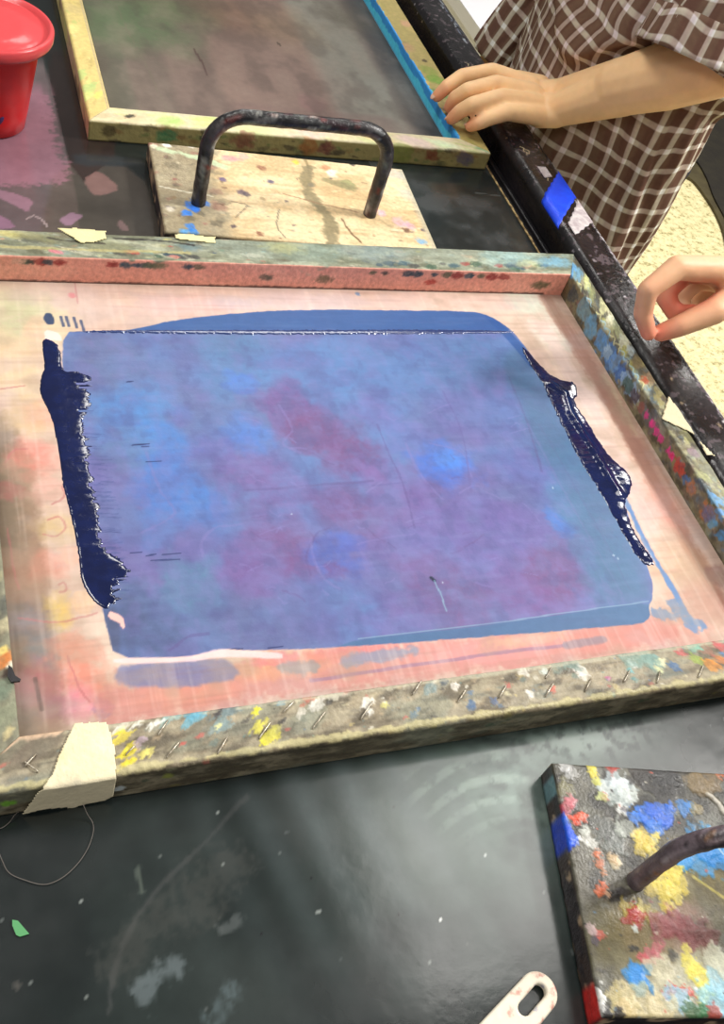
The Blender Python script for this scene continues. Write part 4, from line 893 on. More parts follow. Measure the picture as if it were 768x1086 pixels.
bar('frame_bar', a1, a2, b1, b2, T + .0005, GZ, .0018, s2, M_frame2, (176, 160, 98), g_right, seed=221, rough=.0002)['label'] = 'right bar with cyan painted inner side'
bar('frame_bar', a3, a2, b3, b2, T + .0005, GZ, .003, s2, M_frame2, (180, 168, 120), lambda p: split_regions(p), seed=231, rough=.0002)

# ------------------------------------------------------------------ boards with tube handles
def tube_path(A, B, up, bend=.030, n=9):
    """U-shaped handle path from foot A to foot B"""
    A = np.array(A); B = np.array(B); e = (B - A) / np.linalg.norm(B - A); z = np.array([0, 0, 1.0]); out = []
    for k in range(8): out.append(A + z * (up - bend) * k / 8)
    for k in range(n + 1):
        t = math.pi / 2 * k / n; out.append(A + z * (up - bend + bend * math.sin(t)) + e * bend * (1 - math.cos(t)))
    L = np.linalg.norm(B - A)
    for k in range(1, 18): out.append(A + z * up + e * (bend + (L - 2 * bend) * k / 18))
    for k in range(n + 1):
        t = math.pi / 2 * k / n; out.append(B + z * (up - bend + bend * math.cos(t)) - e * bend * (1 - math.sin(t)))
    for k in range(1, 9): out.append(B + z * (up - bend) * (1 - k / 8))
    # densify
    d = []
    for a, b in zip(out, out[1:]):
        m = max(1, int(np.linalg.norm(b - a) / .0022))
        for k in range(m): d.append(a + (b - a) * k / m)
    return d + [out[-1]]
def board(name, label, c0, ang, W, D, topz, base, paintfn, sidecol, seed, res):
    """c0 = far left corner; local u to the right, w toward the viewer"""
    t = thing(name, label, 'board', 'boards with tube handles')
    ca, sa = math.cos(ang), math.sin(ang); ux = np.array([ca, sa]); wx = np.array([sa, -ca])
    us = frange(0, W, res); ws_ = frange(0, D, res); U, Wv = np.meshgrid(us, ws_); U = U.ravel(); Wv = Wv.ravel()
    xy = np.array(c0)[None] + U[:, None] * ux + Wv[:, None] * wx
    pts = np.column_stack([xy, np.full(len(U), topz)])
    p = Paint(pts, U, Wv, base, seed); p.W = W; p.D = D; paintfn(p)
    edge = np.minimum(np.minimum(U, W - U), np.minimum(Wv, D - Wv))
    co = pts.copy(); co[:, 2] += p.h + .0003 * (fbm(U * 60, Wv * 60, seed, 4) - .5) * 2 - .0012 * (edge < res * .5)
    nx, ny = len(us), len(ws_); i = np.arange(nx * ny).reshape(ny, nx)
    f = np.stack([i[:-1, :-1], i[1:, :-1], i[1:, 1:], i[:-1, 1:]], -1).reshape(-1, 4)
    ring = np.concatenate([i[0, :], i[1:, -1], i[-1, -2::-1], i[-2:0:-1, 0]]); k = len(ring)
    lays = 8; ringpts = co[ring]; cols = [p.c]; allc = [co]; base_i = ring; start = len(co)
    a = np.arange(k); bb = (a + 1) % k; prev = ring
    for L in range(1, lays + 1):
        q = ringpts.copy(); q[:, 2] = ringpts[:, 2] + (T + .0004 - ringpts[:, 2]) * L / lays
        q[:, :2] += (.0006 * (fbm(q[:, 0] * 150 + q[:, 1] * 150, q[:, 2] * 150, seed + 7, 3) - .5) * 2)[:, None]
        pq = Paint(q, a * res, np.full(k, L * .003), sidecol, seed + L)
        n1 = fbm(a * res * 70, np.full(k, L * .22), seed + 8, 3); n2 = fbm(a * res * 40, np.full(k, L * .18 + 7), seed + 9, 3)
        pq.mix(sstep(.52, .62, n1), (214, 186, 150), .8); pq.mix(sstep(.56, .64, n2), (34, 28, 34), .9)
        if hasattr(p, 'side'): p.side(pq, q)
        allc.append(q); cols.append(pq.c); cur = start + np.arange(k); start += k
        f = np.vstack([f, np.stack([prev[a], prev[bb], cur[bb], cur[a]], 1)]); prev = cur
    c = allc[-1].mean(0); q = c + (allc[-1] - c) * 1e-3; allc.append(q); cols.append(cols[-1]); cur = start + np.arange(k)
    f = np.vstack([f, np.stack([prev[a], prev[bb], cur[bb], cur[a]], 1)])
    o = new_mesh('panel', np.vstack(allc), f, M_board, t, np.vstack(cols)); bmfix(o)
    return t, (lambda u, w, z: np.array([*(np.array(c0) + u * ux + w * wx), z]))
def tubecol(seed, pal, base=(28, 27, 30)):
    def fn(co):
        s = np.arange(len(co)) // 14 * .0022; a = (np.arange(len(co)) % 14) * .0032
        p = Paint(co, s, a, base, seed); r = random.Random(seed)
        for k in range(330): p.blot(r.uniform(0, s.max()), r.uniform(0, .045), r.uniform(.0015, .012), r.uniform(.0012, .0045), r.uniform(-.3, .3), r.choice(pal), r.uniform(.4, 1))
        return p.c
    return fn
hp = [(150, 155, 155), (90, 84, 84), (190, 190, 180), (110, 40, 36), (120, 130, 120), (46, 44, 48), (60, 58, 62), (30, 28, 30), (28, 26, 28), (70, 30, 40)]
BZ = T + .022
def rear_paint(p):
    z = BZ; u, w = p.u, p.v
    n = fbm(u * 14, w * 30, 5, 4); p.mix(sstep(.4, .7, n), (196, 166, 118), .6)
    g = fbm(u * 10, w * 160, 15, 3); p.mix(sstep(.5, .75, g), (176, 140, 96), .35)
    # dirty left third
    p.mix(sstep(.085, .045, u + .02 * (p.w1)), (142, 132, 108), .8)
    p.scatter(90, [(120, 110, 88), (160, 150, 124), (150, 96, 84), (96, 88, 70), (190, 180, 150)], .002, .009, ulim=(0, .07), a=(.3, .8), seed=41, asp=(.4, 1))
    p.scatter(110, [(110, 76, 50), (70, 56, 70), (150, 120, 80), (120, 110, 100), (236, 222, 190)], .0008, .004, a=(.4, .9), seed=42, asp=(.3, 1))
    p.scatter(90, [(206, 174, 126), (190, 160, 116), (222, 190, 140), (176, 150, 112)], .002, .010, a=(.3, .8), seed=44, asp=(.2, .6), ulim=(.06, .30))
    p.scatter(60, [(236, 216, 172), (240, 224, 190)], .004, .012, ulim=(.07, .30), a=(.3, .7), seed=43, asp=(.3, .7))
    S = p.stroke
    S([(168, 158), (200, 165), (225, 172), (240, 178)], z, .0035, (196, 216, 176), .85, warp=1.5, h=.0006); p.blotpx(177, 154, z, 5, (242, 240, 230), 1, h=.001); p.blotpx(203, 155, z, 4, (236, 232, 220), 1); p.blotpx(163, 155, z, 4, (226, 224, 196), 1)
    p.blotpx(246, 168, z, 11, (236, 158, 164), .85, asp=.5, soft=.4); p.blotpx(258, 166, z, 6, (240, 170, 170), .7)
    for (x, y, r, c) in ((202, 218, 7, (50, 120, 226)), (210, 214, 8, (52, 124, 230)), (198, 226, 6, (60, 130, 226)), (206, 222, 6, (50, 116, 220)), (218, 216, 5, (70, 130, 220)), (202, 240, 6, (60, 130, 216)), (196, 246, 5, (90, 160, 220)), (206, 245, 5, (50, 130, 220))): p.blotpx(x, y, z, r, c, .95, h=.0006, soft=.15)
    for (x, y, r, c) in ((237, 190, 4, (72, 60, 120)), (256, 204, 5, (86, 70, 90)), (262, 206, 4, (60, 50, 70)), (287, 193, 4, (84, 80, 110)), (278, 178, 5, (140, 90, 66)), (275, 248, 4, (130, 76, 50)), (248, 240, 3, (70, 56, 70)), (181, 222, 4, (230, 222, 206)), (186, 190, 3, (140, 90, 80)), (314, 172, 4, (230, 206, 60)), (352, 183, 7, (240, 236, 224)), (345, 178, 5, (196, 130, 90)), (368, 196, 8, (130, 140, 90)), (330, 196, 3.5, (70, 90, 160)), (425, 236, 9, (222, 176, 190)), (435, 240, 6, (206, 160, 180)), (431, 244, 4, (100, 66, 50)), (405, 226, 6, (226, 180, 196)), (375, 174, 3, (50, 40, 40)), (372, 174, 2, (20, 20, 20)), (447, 256, 6, (110, 170, 220)), (420, 185, 10, (196, 190, 180)), (430, 205, 9, (206, 196, 176))): p.blotpx(x, y, z, r, c, .85, warp=1)
    # olive band running down the middle
    S([(322, 166), (328, 178)], z, .002, (150, 130, 90), .8); S([(328, 178), (326, 200), (334, 212), (345, 226), (350, 240), (352, 258)], z, .0065, (134, 122, 88), .85, warp=1.4)
    S([(345, 190), (362, 196), (376, 200)], z, .005, (140, 130, 90), .8, warp=1.5); S([(362, 232), (372, 246), (384, 258)], z, .0012, (120, 90, 60), .9)
    S([(170, 198), (200, 204), (225, 208)], z, .0008, (226, 222, 200), .9); S([(300, 205), (340, 216), (380, 225)], z, .0010, (150, 110, 76), .7); S([(246, 214), (262, 218), (250, 230)], z, .0007, (110, 90, 70), .8); S([(296, 222), (294, 240), (302, 252)], z, .0008, (90, 84, 70), .7)
    p.mix(sstep(.012, .002, p.W - u), (170, 172, 156), .6)
t1, loc1 = board('wooden_board', 'paint-spattered cream wooden board with black tube handle, lying behind the large frame', (.2235, 1.0035), math.radians(-3.2), .300, .160, BZ, (236, 212, 168), rear_paint, (150, 128, 104), 51, .0016)
HA = loc1(.040, .108, BZ - .002); HB = loc1(.233, .100, BZ - .002)
tube('handle', tube_path(HA, HB, .104, .036), .0075, M_tube, t1, seg=14, colfn=tubecol(5, hp), lump=.0012)['label'] = 'black tube handle spattered with paint'
def near_paint(p):
    z = BZ; u, w = p.u, p.v
    n = fbm(u * 20, w * 20, 5, 5); p.mix(sstep(.4, .65, n), (74, 72, 62), .8); n = fbm(u * 26, w * 26, 6, 5); p.mix(sstep(.5, .7, n), (110, 112, 104), .7)
    p.scatter(130, [(52, 48, 44), (96, 92, 78), (130, 130, 118), (70, 66, 50), (150, 150, 140), (60, 56, 60)], .002, .009, a=(.4, .9), seed=51)
    B = lambda x, y, r, c, a=.97, h=.0009, warp=1.3, soft=.14, asp=1: p.blotpx(x, y, z, r * 1.2, c, a, h=h, warp=warp, soft=soft, asp=asp)
    gn = fbm(u * 70, w * 70, 411, 5); p.mix(sstep(.52, .62, gn), (34, 32, 30), .65); p.mix(sstep(.42, .32, gn), (134, 132, 120), .45)
    # lower olive-gold area
    for (x, y, r, c) in ((700, 1010, 46, (112, 100, 62)), (655, 1000, 26, (98, 90, 56)), (740, 950, 44, (126, 112, 62)), (680, 985, 26, (128, 112, 66)), (740, 1010, 40, (170, 168, 148)), (715, 1040, 36, (190, 186, 160)), (690, 1000, 22, (128, 110, 70)), (760, 980, 26, (90, 84, 66)), (730, 985, 20, (150, 110, 96))): B(x, y, r, c, .85, 0, .8, .4)
    p.scatter(260, [(34, 32, 30), (48, 44, 40), (26, 26, 28), (120, 118, 108), (150, 146, 134)], .0008, .005, a=(.4, .95), seed=57, h=.0005, asp=(.3, 1))
    for (x, y, r, c) in ((655, 836, 14, (186, 200, 204)), (660, 828, 9, (222, 230, 232)), (665, 842, 9, (206, 214, 210)), (652, 848, 8, (150, 160, 156)), (640, 838, 8, (196, 204, 200)), (598, 812, 6, (206, 206, 206)), (604, 818, 8, (160, 160, 158)), (600, 835, 8, (120, 116, 86)), (627, 812, 5, (226, 212, 90)), (629, 820, 5, (222, 206, 70)), (632, 829, 4, (206, 206, 110)), (650, 815, 6, (176, 66, 56)), (640, 845, 4, (196, 110, 90)), (638, 845, 5, (190, 196, 130)),
                         (694, 830, 20, (48, 46, 46)), (705, 826, 13, (40, 40, 42)), (680, 820, 10, (54, 50, 48)), (748, 828, 16, (118, 98, 66)), (742, 832, 12, (132, 112, 76)), (764, 820, 5, (206, 110, 60)), (660, 858, 5, (226, 226, 222)), (661, 858, 2.5, (110, 106, 110)), (610, 868, 5, (236, 80, 50)), (616, 865, 5, (236, 90, 50)), (602, 856, 7, (170, 66, 76)), (606, 850, 5, (206, 120, 130)), (598, 862, 4, (150, 50, 80)), (620, 882, 5, (196, 200, 190)), (628, 895, 6, (206, 206, 200)), (615, 889, 3, (226, 226, 220)), (650, 890, 12, (110, 116, 112)), (660, 880, 10, (160, 166, 156)), (640, 876, 10, (90, 92, 88)),
                         (596, 880, 8, (30, 84, 226)), (601, 888, 8, (34, 90, 230)), (594, 893, 6, (28, 70, 206)), (605, 893, 6, (40, 96, 226)), (598, 870, 5, (40, 100, 226)),
                         (676, 866, 9, (62, 130, 226)), (688, 868, 10, (50, 116, 226)), (698, 862, 10, (44, 104, 222)), (704, 870, 8, (50, 110, 226)), (694, 880, 8, (60, 130, 230)), (710, 858, 6, (60, 120, 226)), (725, 858, 7, (50, 130, 220)), (732, 857, 5, (66, 140, 220)), (740, 858, 6, (150, 136, 96)),
                         (678, 886, 7, (230, 206, 110)), (684, 894, 9, (226, 200, 90)), (694, 888, 6, (230, 210, 110)), (678, 900, 7, (222, 198, 90)), (690, 900, 6, (226, 206, 100)),
                         (735, 905, 16, (52, 146, 220)), (750, 900, 16, (60, 156, 230)), (765, 898, 14, (66, 160, 230)), (755, 910, 12, (50, 140, 216)), (724, 912, 9, (56, 150, 216)),
                         (705, 925, 11, (226, 204, 90)), (712, 935, 12, (222, 200, 80)), (700, 940, 9, (226, 206, 96)), (714, 948, 9, (230, 210, 100)), (705, 955, 8, (216, 196, 90)), (718, 925, 7, (226, 206, 90)), (708, 964, 5, (220, 200, 90)), (690, 945, 5, (200, 180, 90)),
                         (634, 906, 4, (222, 110, 60)), (636, 916, 4, (200, 110, 70)), (640, 926, 3, (196, 130, 90)), (640, 938, 4, (206, 100, 56)), (637, 946, 5, (206, 100, 56)), (645, 948, 3, (196, 160, 130)), (653, 915, 6, (222, 206, 170)), (649, 911, 5, (200, 170, 130)), (668, 966, 9, (170, 150, 70)), (680, 967, 8, (186, 170, 90)), (672, 973, 9, (176, 60, 60)), (690, 968, 6, (150, 136, 70)),
                         (700, 982, 14, (150, 84, 86)), (720, 985, 14, (156, 90, 92)), (735, 990, 12, (140, 84, 84)), (748, 990, 10, (120, 74, 70)), (690, 1012, 6, (206, 110, 120)), (698, 1008, 6, (200, 110, 116)), (682, 1016, 5, (196, 90, 96)), (673, 984, 3, (222, 230, 226)), (635, 992, 5, (206, 90, 76)), (628, 986, 5, (196, 170, 170)), (632, 998, 4, (90, 80, 90)),
                         (678, 1038, 12, (40, 130, 206)), (678, 1038, 10, (42, 134, 210)), (730, 1015, 5, (230, 216, 100)), (735, 1026, 8, (232, 218, 96)), (742, 1036, 9, (230, 216, 90)), (748, 1048, 8, (230, 216, 96)), (745, 1058, 6, (226, 212, 100)), (728, 1006, 4, (230, 216, 110)), (712, 1048, 5, (200, 66, 60)), (725, 1050, 4, (206, 80, 60)), (708, 1056, 5, (206, 90, 80)), (732, 1054, 4, (200, 70, 60)), (715, 1058, 11, (150, 186, 206)), (728, 1062, 8, (160, 190, 206)), (700, 1030, 12, (206, 200, 170)), (760, 1060, 16, (150, 206, 226)), (765, 1045, 12, (160, 206, 220)), (762, 1020, 12, (206, 206, 180)),
                         (660, 1062, 14, (176, 162, 112)), (680, 1068, 16, (200, 186, 140)), (700, 1072, 14, (206, 192, 150)), (665, 1070, 8, (190, 170, 120)), (735, 1072, 8, (60, 96, 60)), (745, 1074, 6, (56, 110, 66)), (756, 1074, 6, (170, 60, 50)), (640, 1078, 7, (30, 28, 28)), (655, 1078, 6, (36, 32, 30)),
                         (634, 1052, 5, (236, 236, 232)), (636, 1062, 5, (236, 236, 232)), (637, 1070, 4, (230, 230, 226))): B(x, y, r, c)
    p.stroke([(750, 842), (762, 852), (768, 862)], z, .002, (206, 200, 186), .95, h=.001)
    p.stroke([(750, 888), (758, 894), (766, 906)], z, .0007, (200, 220, 230), .8); p.stroke([(735, 930), (768, 952)], z, .001, (200, 186, 90), .7)
    p.scatter(160, [(230, 230, 226), (206, 200, 180), (200, 90, 70), (40, 36, 36), (90, 140, 190)], .0004, .0016, a=(.6, 1), seed=53, h=.0004)
    def side(pq, q):
        k = np.hypot(q[:, 0] - P(594, 880, BZ)[0], q[:, 1] - P(594, 880, BZ)[1]); pq.mix(sstep(.016, .010, k), (28, 70, 210), .95)
        k = np.hypot(q[:, 0] - P(628, 1060, BZ)[0], q[:, 1] - P(628, 1060, BZ)[1]); pq.mix(sstep(.014, .009, k), (210, 40, 36), .95)
        k = np.hypot(q[:, 0] - P(586, 830, BZ)[0], q[:, 1] - P(586, 830, BZ)[1]); pq.mix(sstep(.010, .006, k), (120, 170, 180), .8)
    p.side = side
t2, loc2 = board('wooden_board', 'wooden board thick with multicoloured paint and tube handle, at the near right corner', (.3895, .2340), math.radians(-13.3), .300, .169, BZ, (92, 88, 76), near_paint, (58, 44, 40), 57, .0011)
HA = loc2(.0445, .0845, BZ - .002); HB = loc2(.2555, .0845, BZ - .002)
hp2 = [(150, 138, 146), (196, 188, 194), (126, 108, 112), (110, 98, 104), (70, 58, 62), (60, 50, 54), (206, 130, 50), (160, 60, 56), (36, 34, 38), (164, 154, 164), (140, 128, 136), (48, 42, 46)]
tube('handle', tube_path(HA, HB, .088, .040), .0066, M_tube, t2, seg=14, colfn=tubecol(8, hp2, (104, 92, 98)), lump=.0014)['label'] = 'dark tube handle crusted with grey and red paint'
#@@SMALL
# ------------------------------------------------------------------ plastic spatula with slotted handle
M_plast = painted('cream plastic', 0.4, (200, .0004), 0.04, 120)
def spatula():
    t = thing('spatula', 'cream plastic ink spatula with slotted handle at the bottom edge, beside the near board', 'spatula')
    A = P(572, 1051, T + .004)[:2]; Bp = P(505, 1128, T + .004)[:2]
    e = (A - Bp) / np.linalg.norm(A - Bp); nrm = np.array([-e[1], e[0]]); W = .0125
    end = A - e * .0015
    out = []
    for k in range(21):
        a = math.pi / 2 - math.pi * k / 20; out.append(end + e * W * math.cos(a) * .95 + nrm * W * math.sin(a))
    back = end - e * .10; wb = W * 1.15
    out += [back - nrm * wb, back - e * .02 - nrm * .026, back - e * .11 - nrm * .030, back - e * .11 + nrm * .030, back - e * .02 + nrm * .026, back + nrm * wb]
    hole = []; hc0 = end + e * .0005; hc1 = end - e * .0155; hw = .0042
    for k in range(11):
        a = math.pi / 2 - math.pi * k / 10; hole.append(hc0 + e * hw * math.cos(a) + nrm * hw * math.sin(a))
    for k in range(11):
        a = -math.pi / 2 - math.pi * k / 10; hole.append(hc1 + e * hw * math.cos(a) + nrm * hw * math.sin(a))
    hs = [q for i, q in enumerate(out) if i <= 20] + [back - nrm * wb, back + nrm * wb]
    h = extrude_poly('handle', hs, T + .0015, T + .0075, M_plasth, t, bevel=.0018, holes=hole)
    bl = [back - nrm * wb * .98 + e * .012, back - e * .02 - nrm * .026, back - e * .11 - nrm * .030, back - e * .11 + nrm * .030, back - e * .02 + nrm * .026, back + nrm * wb * .98 + e * .012]
    extrude_poly('blade', bl, T + .0010, T + .0028, M_plasth, t, bevel=.0006)
def plast_mat():
    m, nt, b = mat_new('cream plastic stained')
    tc = N(nt, 'ShaderNodeTexCoord'); no = N(nt, 'ShaderNodeTexNoise'); no.inputs['Scale'].default_value = 110; no.inputs['Detail'].default_value = 5
    nt.links.new(tc.outputs['Object'], no.inputs['Vector'])
    cr = N(nt, 'ShaderNodeValToRGB'); e = cr.color_ramp.elements; e[0].position = .30; e[0].color = lin((190, 110, 96)); e[1].position = .42; e[1].color = lin((226, 216, 196))
    x = e.new(.62); x.color = lin((232, 224, 204)); x = e.new(.72); x.color = lin((160, 160, 176))
    nt.links.new(no.outputs[0], cr.inputs[0]); nt.links.new(cr.outputs[0], b.inputs['Base Color']); b.inputs['Roughness'].default_value = .45
    return m
M_plasth = plast_mat()
spatula()

# ------------------------------------------------------------------ red tub with lid
def red_mats():
    a = plain('red plastic', (226, 34, 30), .32, .5, bump=(30, .0006), rgb2=(206, 22, 22), vscale=25)
    b_, nt, b = mat_new('translucent red lid'); b.inputs['Base Color'].default_value = lin((236, 88, 92)); b.inputs['Roughness'].default_value = .22
    b.inputs['Transmission Weight'].default_value = .25; b.inputs['IOR'].default_value = 1.4; add_bump(nt, b, 60, .0008)
    return a, b_
M_red, M_lid = red_mats()
def lathe(name, prof, c, mat, parent=None, seg=72, close=True):
    co = []; 
    for r, z in prof:
        for k in range(seg): a = 2 * math.pi * k / seg; co.append((c[0] + r * math.cos(a), c[1] + r * math.sin(a), z))
    f = []
    for j in range(len(prof) - 1):
        for k in range(seg): a = j * seg + k; b = j * seg + (k + 1) % seg; f.append((a, b, b + seg, a + seg))
    f.append(tuple(range(seg))[::-1]); f.append(tuple((len(prof) - 1) * seg + k for k in range(seg)))
    o = new_mesh(name, np.array(co), f, mat, parent); bmfix(o)
    return o
bc = P(-12, 128, T)[:2]
tub = thing('plastic_tub', 'red plastic tub with translucent red lid, at the left edge beside the smaller frame', 'tub')
zt = T + .104
lathe('body', [(.034, T + .0005), (.037, T + .002), (.040, T + .02), (.052, zt - .004), (.0565, zt - .003), (.0575, zt + .001), (.055, zt + .0015), (.051, zt), (.038, T + .022), (.034, T + .005)], bc, M_red, tub)
lathe('lid', [(.058, zt - .006), (.0625, zt - .006), (.064, zt - .003), (.0645, zt + .004), (.063, zt + .0065), (.060, zt + .0065), (.058, zt + .003), (.053, zt + .0015), (.0515, zt + .0045), (.030, zt + .005), (.002, zt + .0055)], bc, M_lid, tub)['label'] = 'translucent red lid'
def on_tub(px, py, zz):
    q = P(px, py, zz); return q
ms = []
for a in np.linspace(0, 2 * math.pi, 17)[:-1]:
    # smear on the tub wall, near its foot
    az = math.radians(-78) + .10 * math.cos(a) ; zz = T + .024 + .0040 * math.sin(a) + .004 * math.cos(a)
    r = .040 + (.052 - .040) * (zz - T - .02) / .08 + .0007
    ms.append((bc[0] + r * math.cos(az), bc[1] + r * math.sin(az), zz))
c = np.mean(ms, 0); ms2 = [tuple(np.array(m) + (np.array(bc.tolist() + [m[2]]) - np.array(m)) * .02) for m in ms]
k = len(ms); fcs = [tuple(range(k)), tuple(range(k, 2 * k))[::-1]] + [(i, i + k, (i + 1) % k + k, (i + 1) % k) for i in range(k)]
o = new_mesh('paint_smear', np.array(ms + ms2), fcs, plain('dark blue smear', (60, 26, 84), .4), tub); bmfix(o)

# ------------------------------------------------------------------ small loose things
M_green = plain('green chip', (78, 150, 92), .5)
g = [tuple(P(*a, T)[:2]) for a in ((13, 976), (19, 977), (25, 984), (31, 991), (21, 994), (17, 992), (13, 982))]
tag(extrude_poly('paint_chip', g, T + .0003, T + .0011, M_green), 'tiny green chip lying on the black table at lower left', 'paint chip')
M_hair = plain('pale thread', (112, 104, 98), .6)
pts = [(88, 853), (93, 864), (98, 872), (99, 882), (94, 898), (84, 914), (70, 928), (56, 936), (44, 938), (28, 934), (10, 926), (2, 912), (-4, 895), (-6, 880), (2, 878), (10, 872), (16, 864), (24, 858)]
hh = [P(x, y, T + .0012 + (.010 if i == 0 else .003 if i in (1, 16) else 0)) for i, (x, y) in enumerate(pts)]
tag(tube('thread', spline(hh, 90), .00024, M_hair, None, seg=5), 'thin pale loop of thread lying on the table below the masking tape', 'thread')

# ------------------------------------------------------------------ floor objects beyond the table
M_mat = plain('dark rubber mat', (46, 42, 32), .7, .3, bump=(60, .0008), rgb2=(38, 34, 28), vscale=18)
M_mate = plain('olive mat edge', (84, 76, 50), .7, .3, bump=(60, .0008), rgb2=(72, 64, 42), vscale=18)
mt = thing('rubber_mat', 'dark mat with curved olive border on the floor, beyond the rail at the right edge', 'mat')
q1 = spline([(*P(x, y, .0)[:2], 0) for x, y in ((700, 180), (723, 188), (736, 196), (753, 220), (763, 240), (768, 258), (772, 290), (784, 320))], 40)
q2 = spline([(*P(x, y, .0)[:2], 0) for x, y in ((712, 158), (735, 173), (747, 192), (755, 213), (768, 238), (776, 262), (784, 290))], 36)
far = [P(950, 240, 0)[:2], P(900, 90, 0)[:2], P(730, 105, 0)[:2]]
extrude_poly('border', [tuple(p[:2]) for p in q1] + [tuple(p) for p in far], .0005, .010, M_mate, mt, bevel=.002)
extrude_poly('pile', [tuple(p[:2]) for p in q2] + [tuple(p * .995 + P(850, 170, 0)[:2] * .005) for p in far], .010, .016, M_mat, mt, bevel=.002)
# white storage box beyond the rail
M_white = plain('white plastic', (226, 226, 230), .4, .5, bump=(20, .001))
wb = thing('storage_box', 'white plastic box on the floor beyond the table, at the top beside the plaid shirt', 'box')
wc = P(500, 26, .42)[:2] + np.array([.26, .24])
def rrect(cx, cy, w, d, r=.03, n=6):
    out = []
    for (sx, sy, a0) in ((1, 1, 0), (-1, 1, 90), (-1, -1, 180), (1, -1, 270)):
        for k in range(n + 1):
            a = math.radians(a0 + 90 * k / n); out.append((cx + sx * (w / 2 - r) + r * math.cos(a), cy + sy * (d / 2 - r) + r * math.sin(a)))
    return out
extrude_poly('body', rrect(wc[0], wc[1], .44, .56), .001, .38, M_white, wb, bevel=.006)
extrude_poly('lid', rrect(wc[0], wc[1], .48, .60), .38, .42, M_white, wb, bevel=.01)
#@@PEOPLE
# ------------------------------------------------------------------ people
def skin_mat():
    m, nt, b = mat_new('skin')
    a = N(nt, 'ShaderNodeAttribute', attribute_name='Col'); tc = N(nt, 'ShaderNodeTexCoord')
    no = N(nt, 'ShaderNodeTexNoise'); no.inputs['Scale'].default_value = 45; no.inputs['Detail'].default_value = 4
    nt.links.new(tc.outputs['Object'], no.inputs['Vector'])
    mr = N(nt, 'ShaderNodeMapRange'); mr.inputs['From Min'].default_value = .35; mr.inputs['From Max'].default_value = .65; mr.inputs['To Min'].default_value = .95; mr.inputs['To Max'].default_value = 1.04
    nt.links.new(no.outputs[0], mr.inputs['Value'])
    mx = N(nt, 'ShaderNodeVectorMath', operation='SCALE'); nt.links.new(a.outputs['Color'], mx.inputs[0]); nt.links.new(mr.outputs[0], mx.inputs['Scale'])
    nt.links.new(mx.outputs[0], b.inputs['Base Color'])
    b.inputs['Roughness'].default_value = .5; b.inputs['Specular IOR Level'].default_value = .35
    b.inputs['Subsurface Weight'].default_value = .25; b.inputs['Subsurface Radius'].default_value = (.010, .004, .002); b.inputs['Subsurface Scale'].default_value = .5
    add_bump(nt, b, 900, .00015)
    return m
M_skin = skin_mat(); M_nail = plain('fingernail', (240, 196, 172), .25, .5); M_hairm = plain('dark hair', (30, 22, 18), .5, bump=(160, .002), rgb2=(46, 34, 26), vscale=90)
M_eye = plain('eye white', (236, 232, 226), .2); M_iris = plain('brown iris', (60, 38, 24), .2)
M_lip = plain('lips', (186, 110, 96), .4)
def cap_geo(p0, r0, p1, r1, seg=14, rings=6):
    p0 = np.array(p0, float); p1 = np.array(p1, float); ax = p1 - p0; L = np.linalg.norm(ax)
    ax = ax / L if L > 1e-9 else np.array([0, 0, 1.0])
    s = np.cross(ax, [0, 0, 1.0]); s = s if np.linalg.norm(s) > 1e-3 else np.cross(ax, [0, 1.0, 0]); s /= np.linalg.norm(s); t = np.cross(ax, s)
    co = []
    for k in range(rings + 1):
        a = -math.pi / 2 + math.pi / 2 * k / rings; co += [p0 + ax * r0 * math.sin(a) + (s * math.cos(q) + t * math.sin(q)) * max(r0 * math.cos(a), r0 * .02) for q in np.linspace(0, 2 * math.pi, seg, endpoint=False)]
    for k in range(rings + 1):
        a = math.pi / 2 * k / rings; co += [p1 + ax * r1 * math.sin(a) + (s * math.cos(q) + t * math.sin(q)) * max(r1 * math.cos(a), r1 * .02) for q in np.linspace(0, 2 * math.pi, seg, endpoint=False)]
    n = 2 * rings + 2; f = []
    for j in range(n - 1):
        for k in range(seg): a = j * seg + k; b = j * seg + (k + 1) % seg; f.append((a, b, b + seg, a + seg))
    f.append(tuple(range(seg))[::-1]); f.append(tuple((n - 1) * seg + k for k in range(seg)))
    return co, f
def ell_geo(c, r, rot=None, seg=28, rings=18):
    c = np.array(c, float); r = np.array(r, float); co = []; f = []
    for j in range(rings + 1):
        a = -math.pi / 2 + math.pi * j / rings
        for k in range(seg):
            q = 2 * math.pi * k / seg; p = np.array([max(math.cos(a), .02) * math.cos(q), max(math.cos(a), .02) * math.sin(q), math.sin(a)]) * r
            co.append(c + (rot @ p if rot is not None else p))
    for j in range(rings):
        for k in range(seg): a = j * seg + k; b = j * seg + (k + 1) % seg; f.append((a, b, b + seg, a + seg))
    f.append(tuple(range(seg))[::-1]); f.append(tuple(rings * seg + k for k in range(seg)))
    return co, f
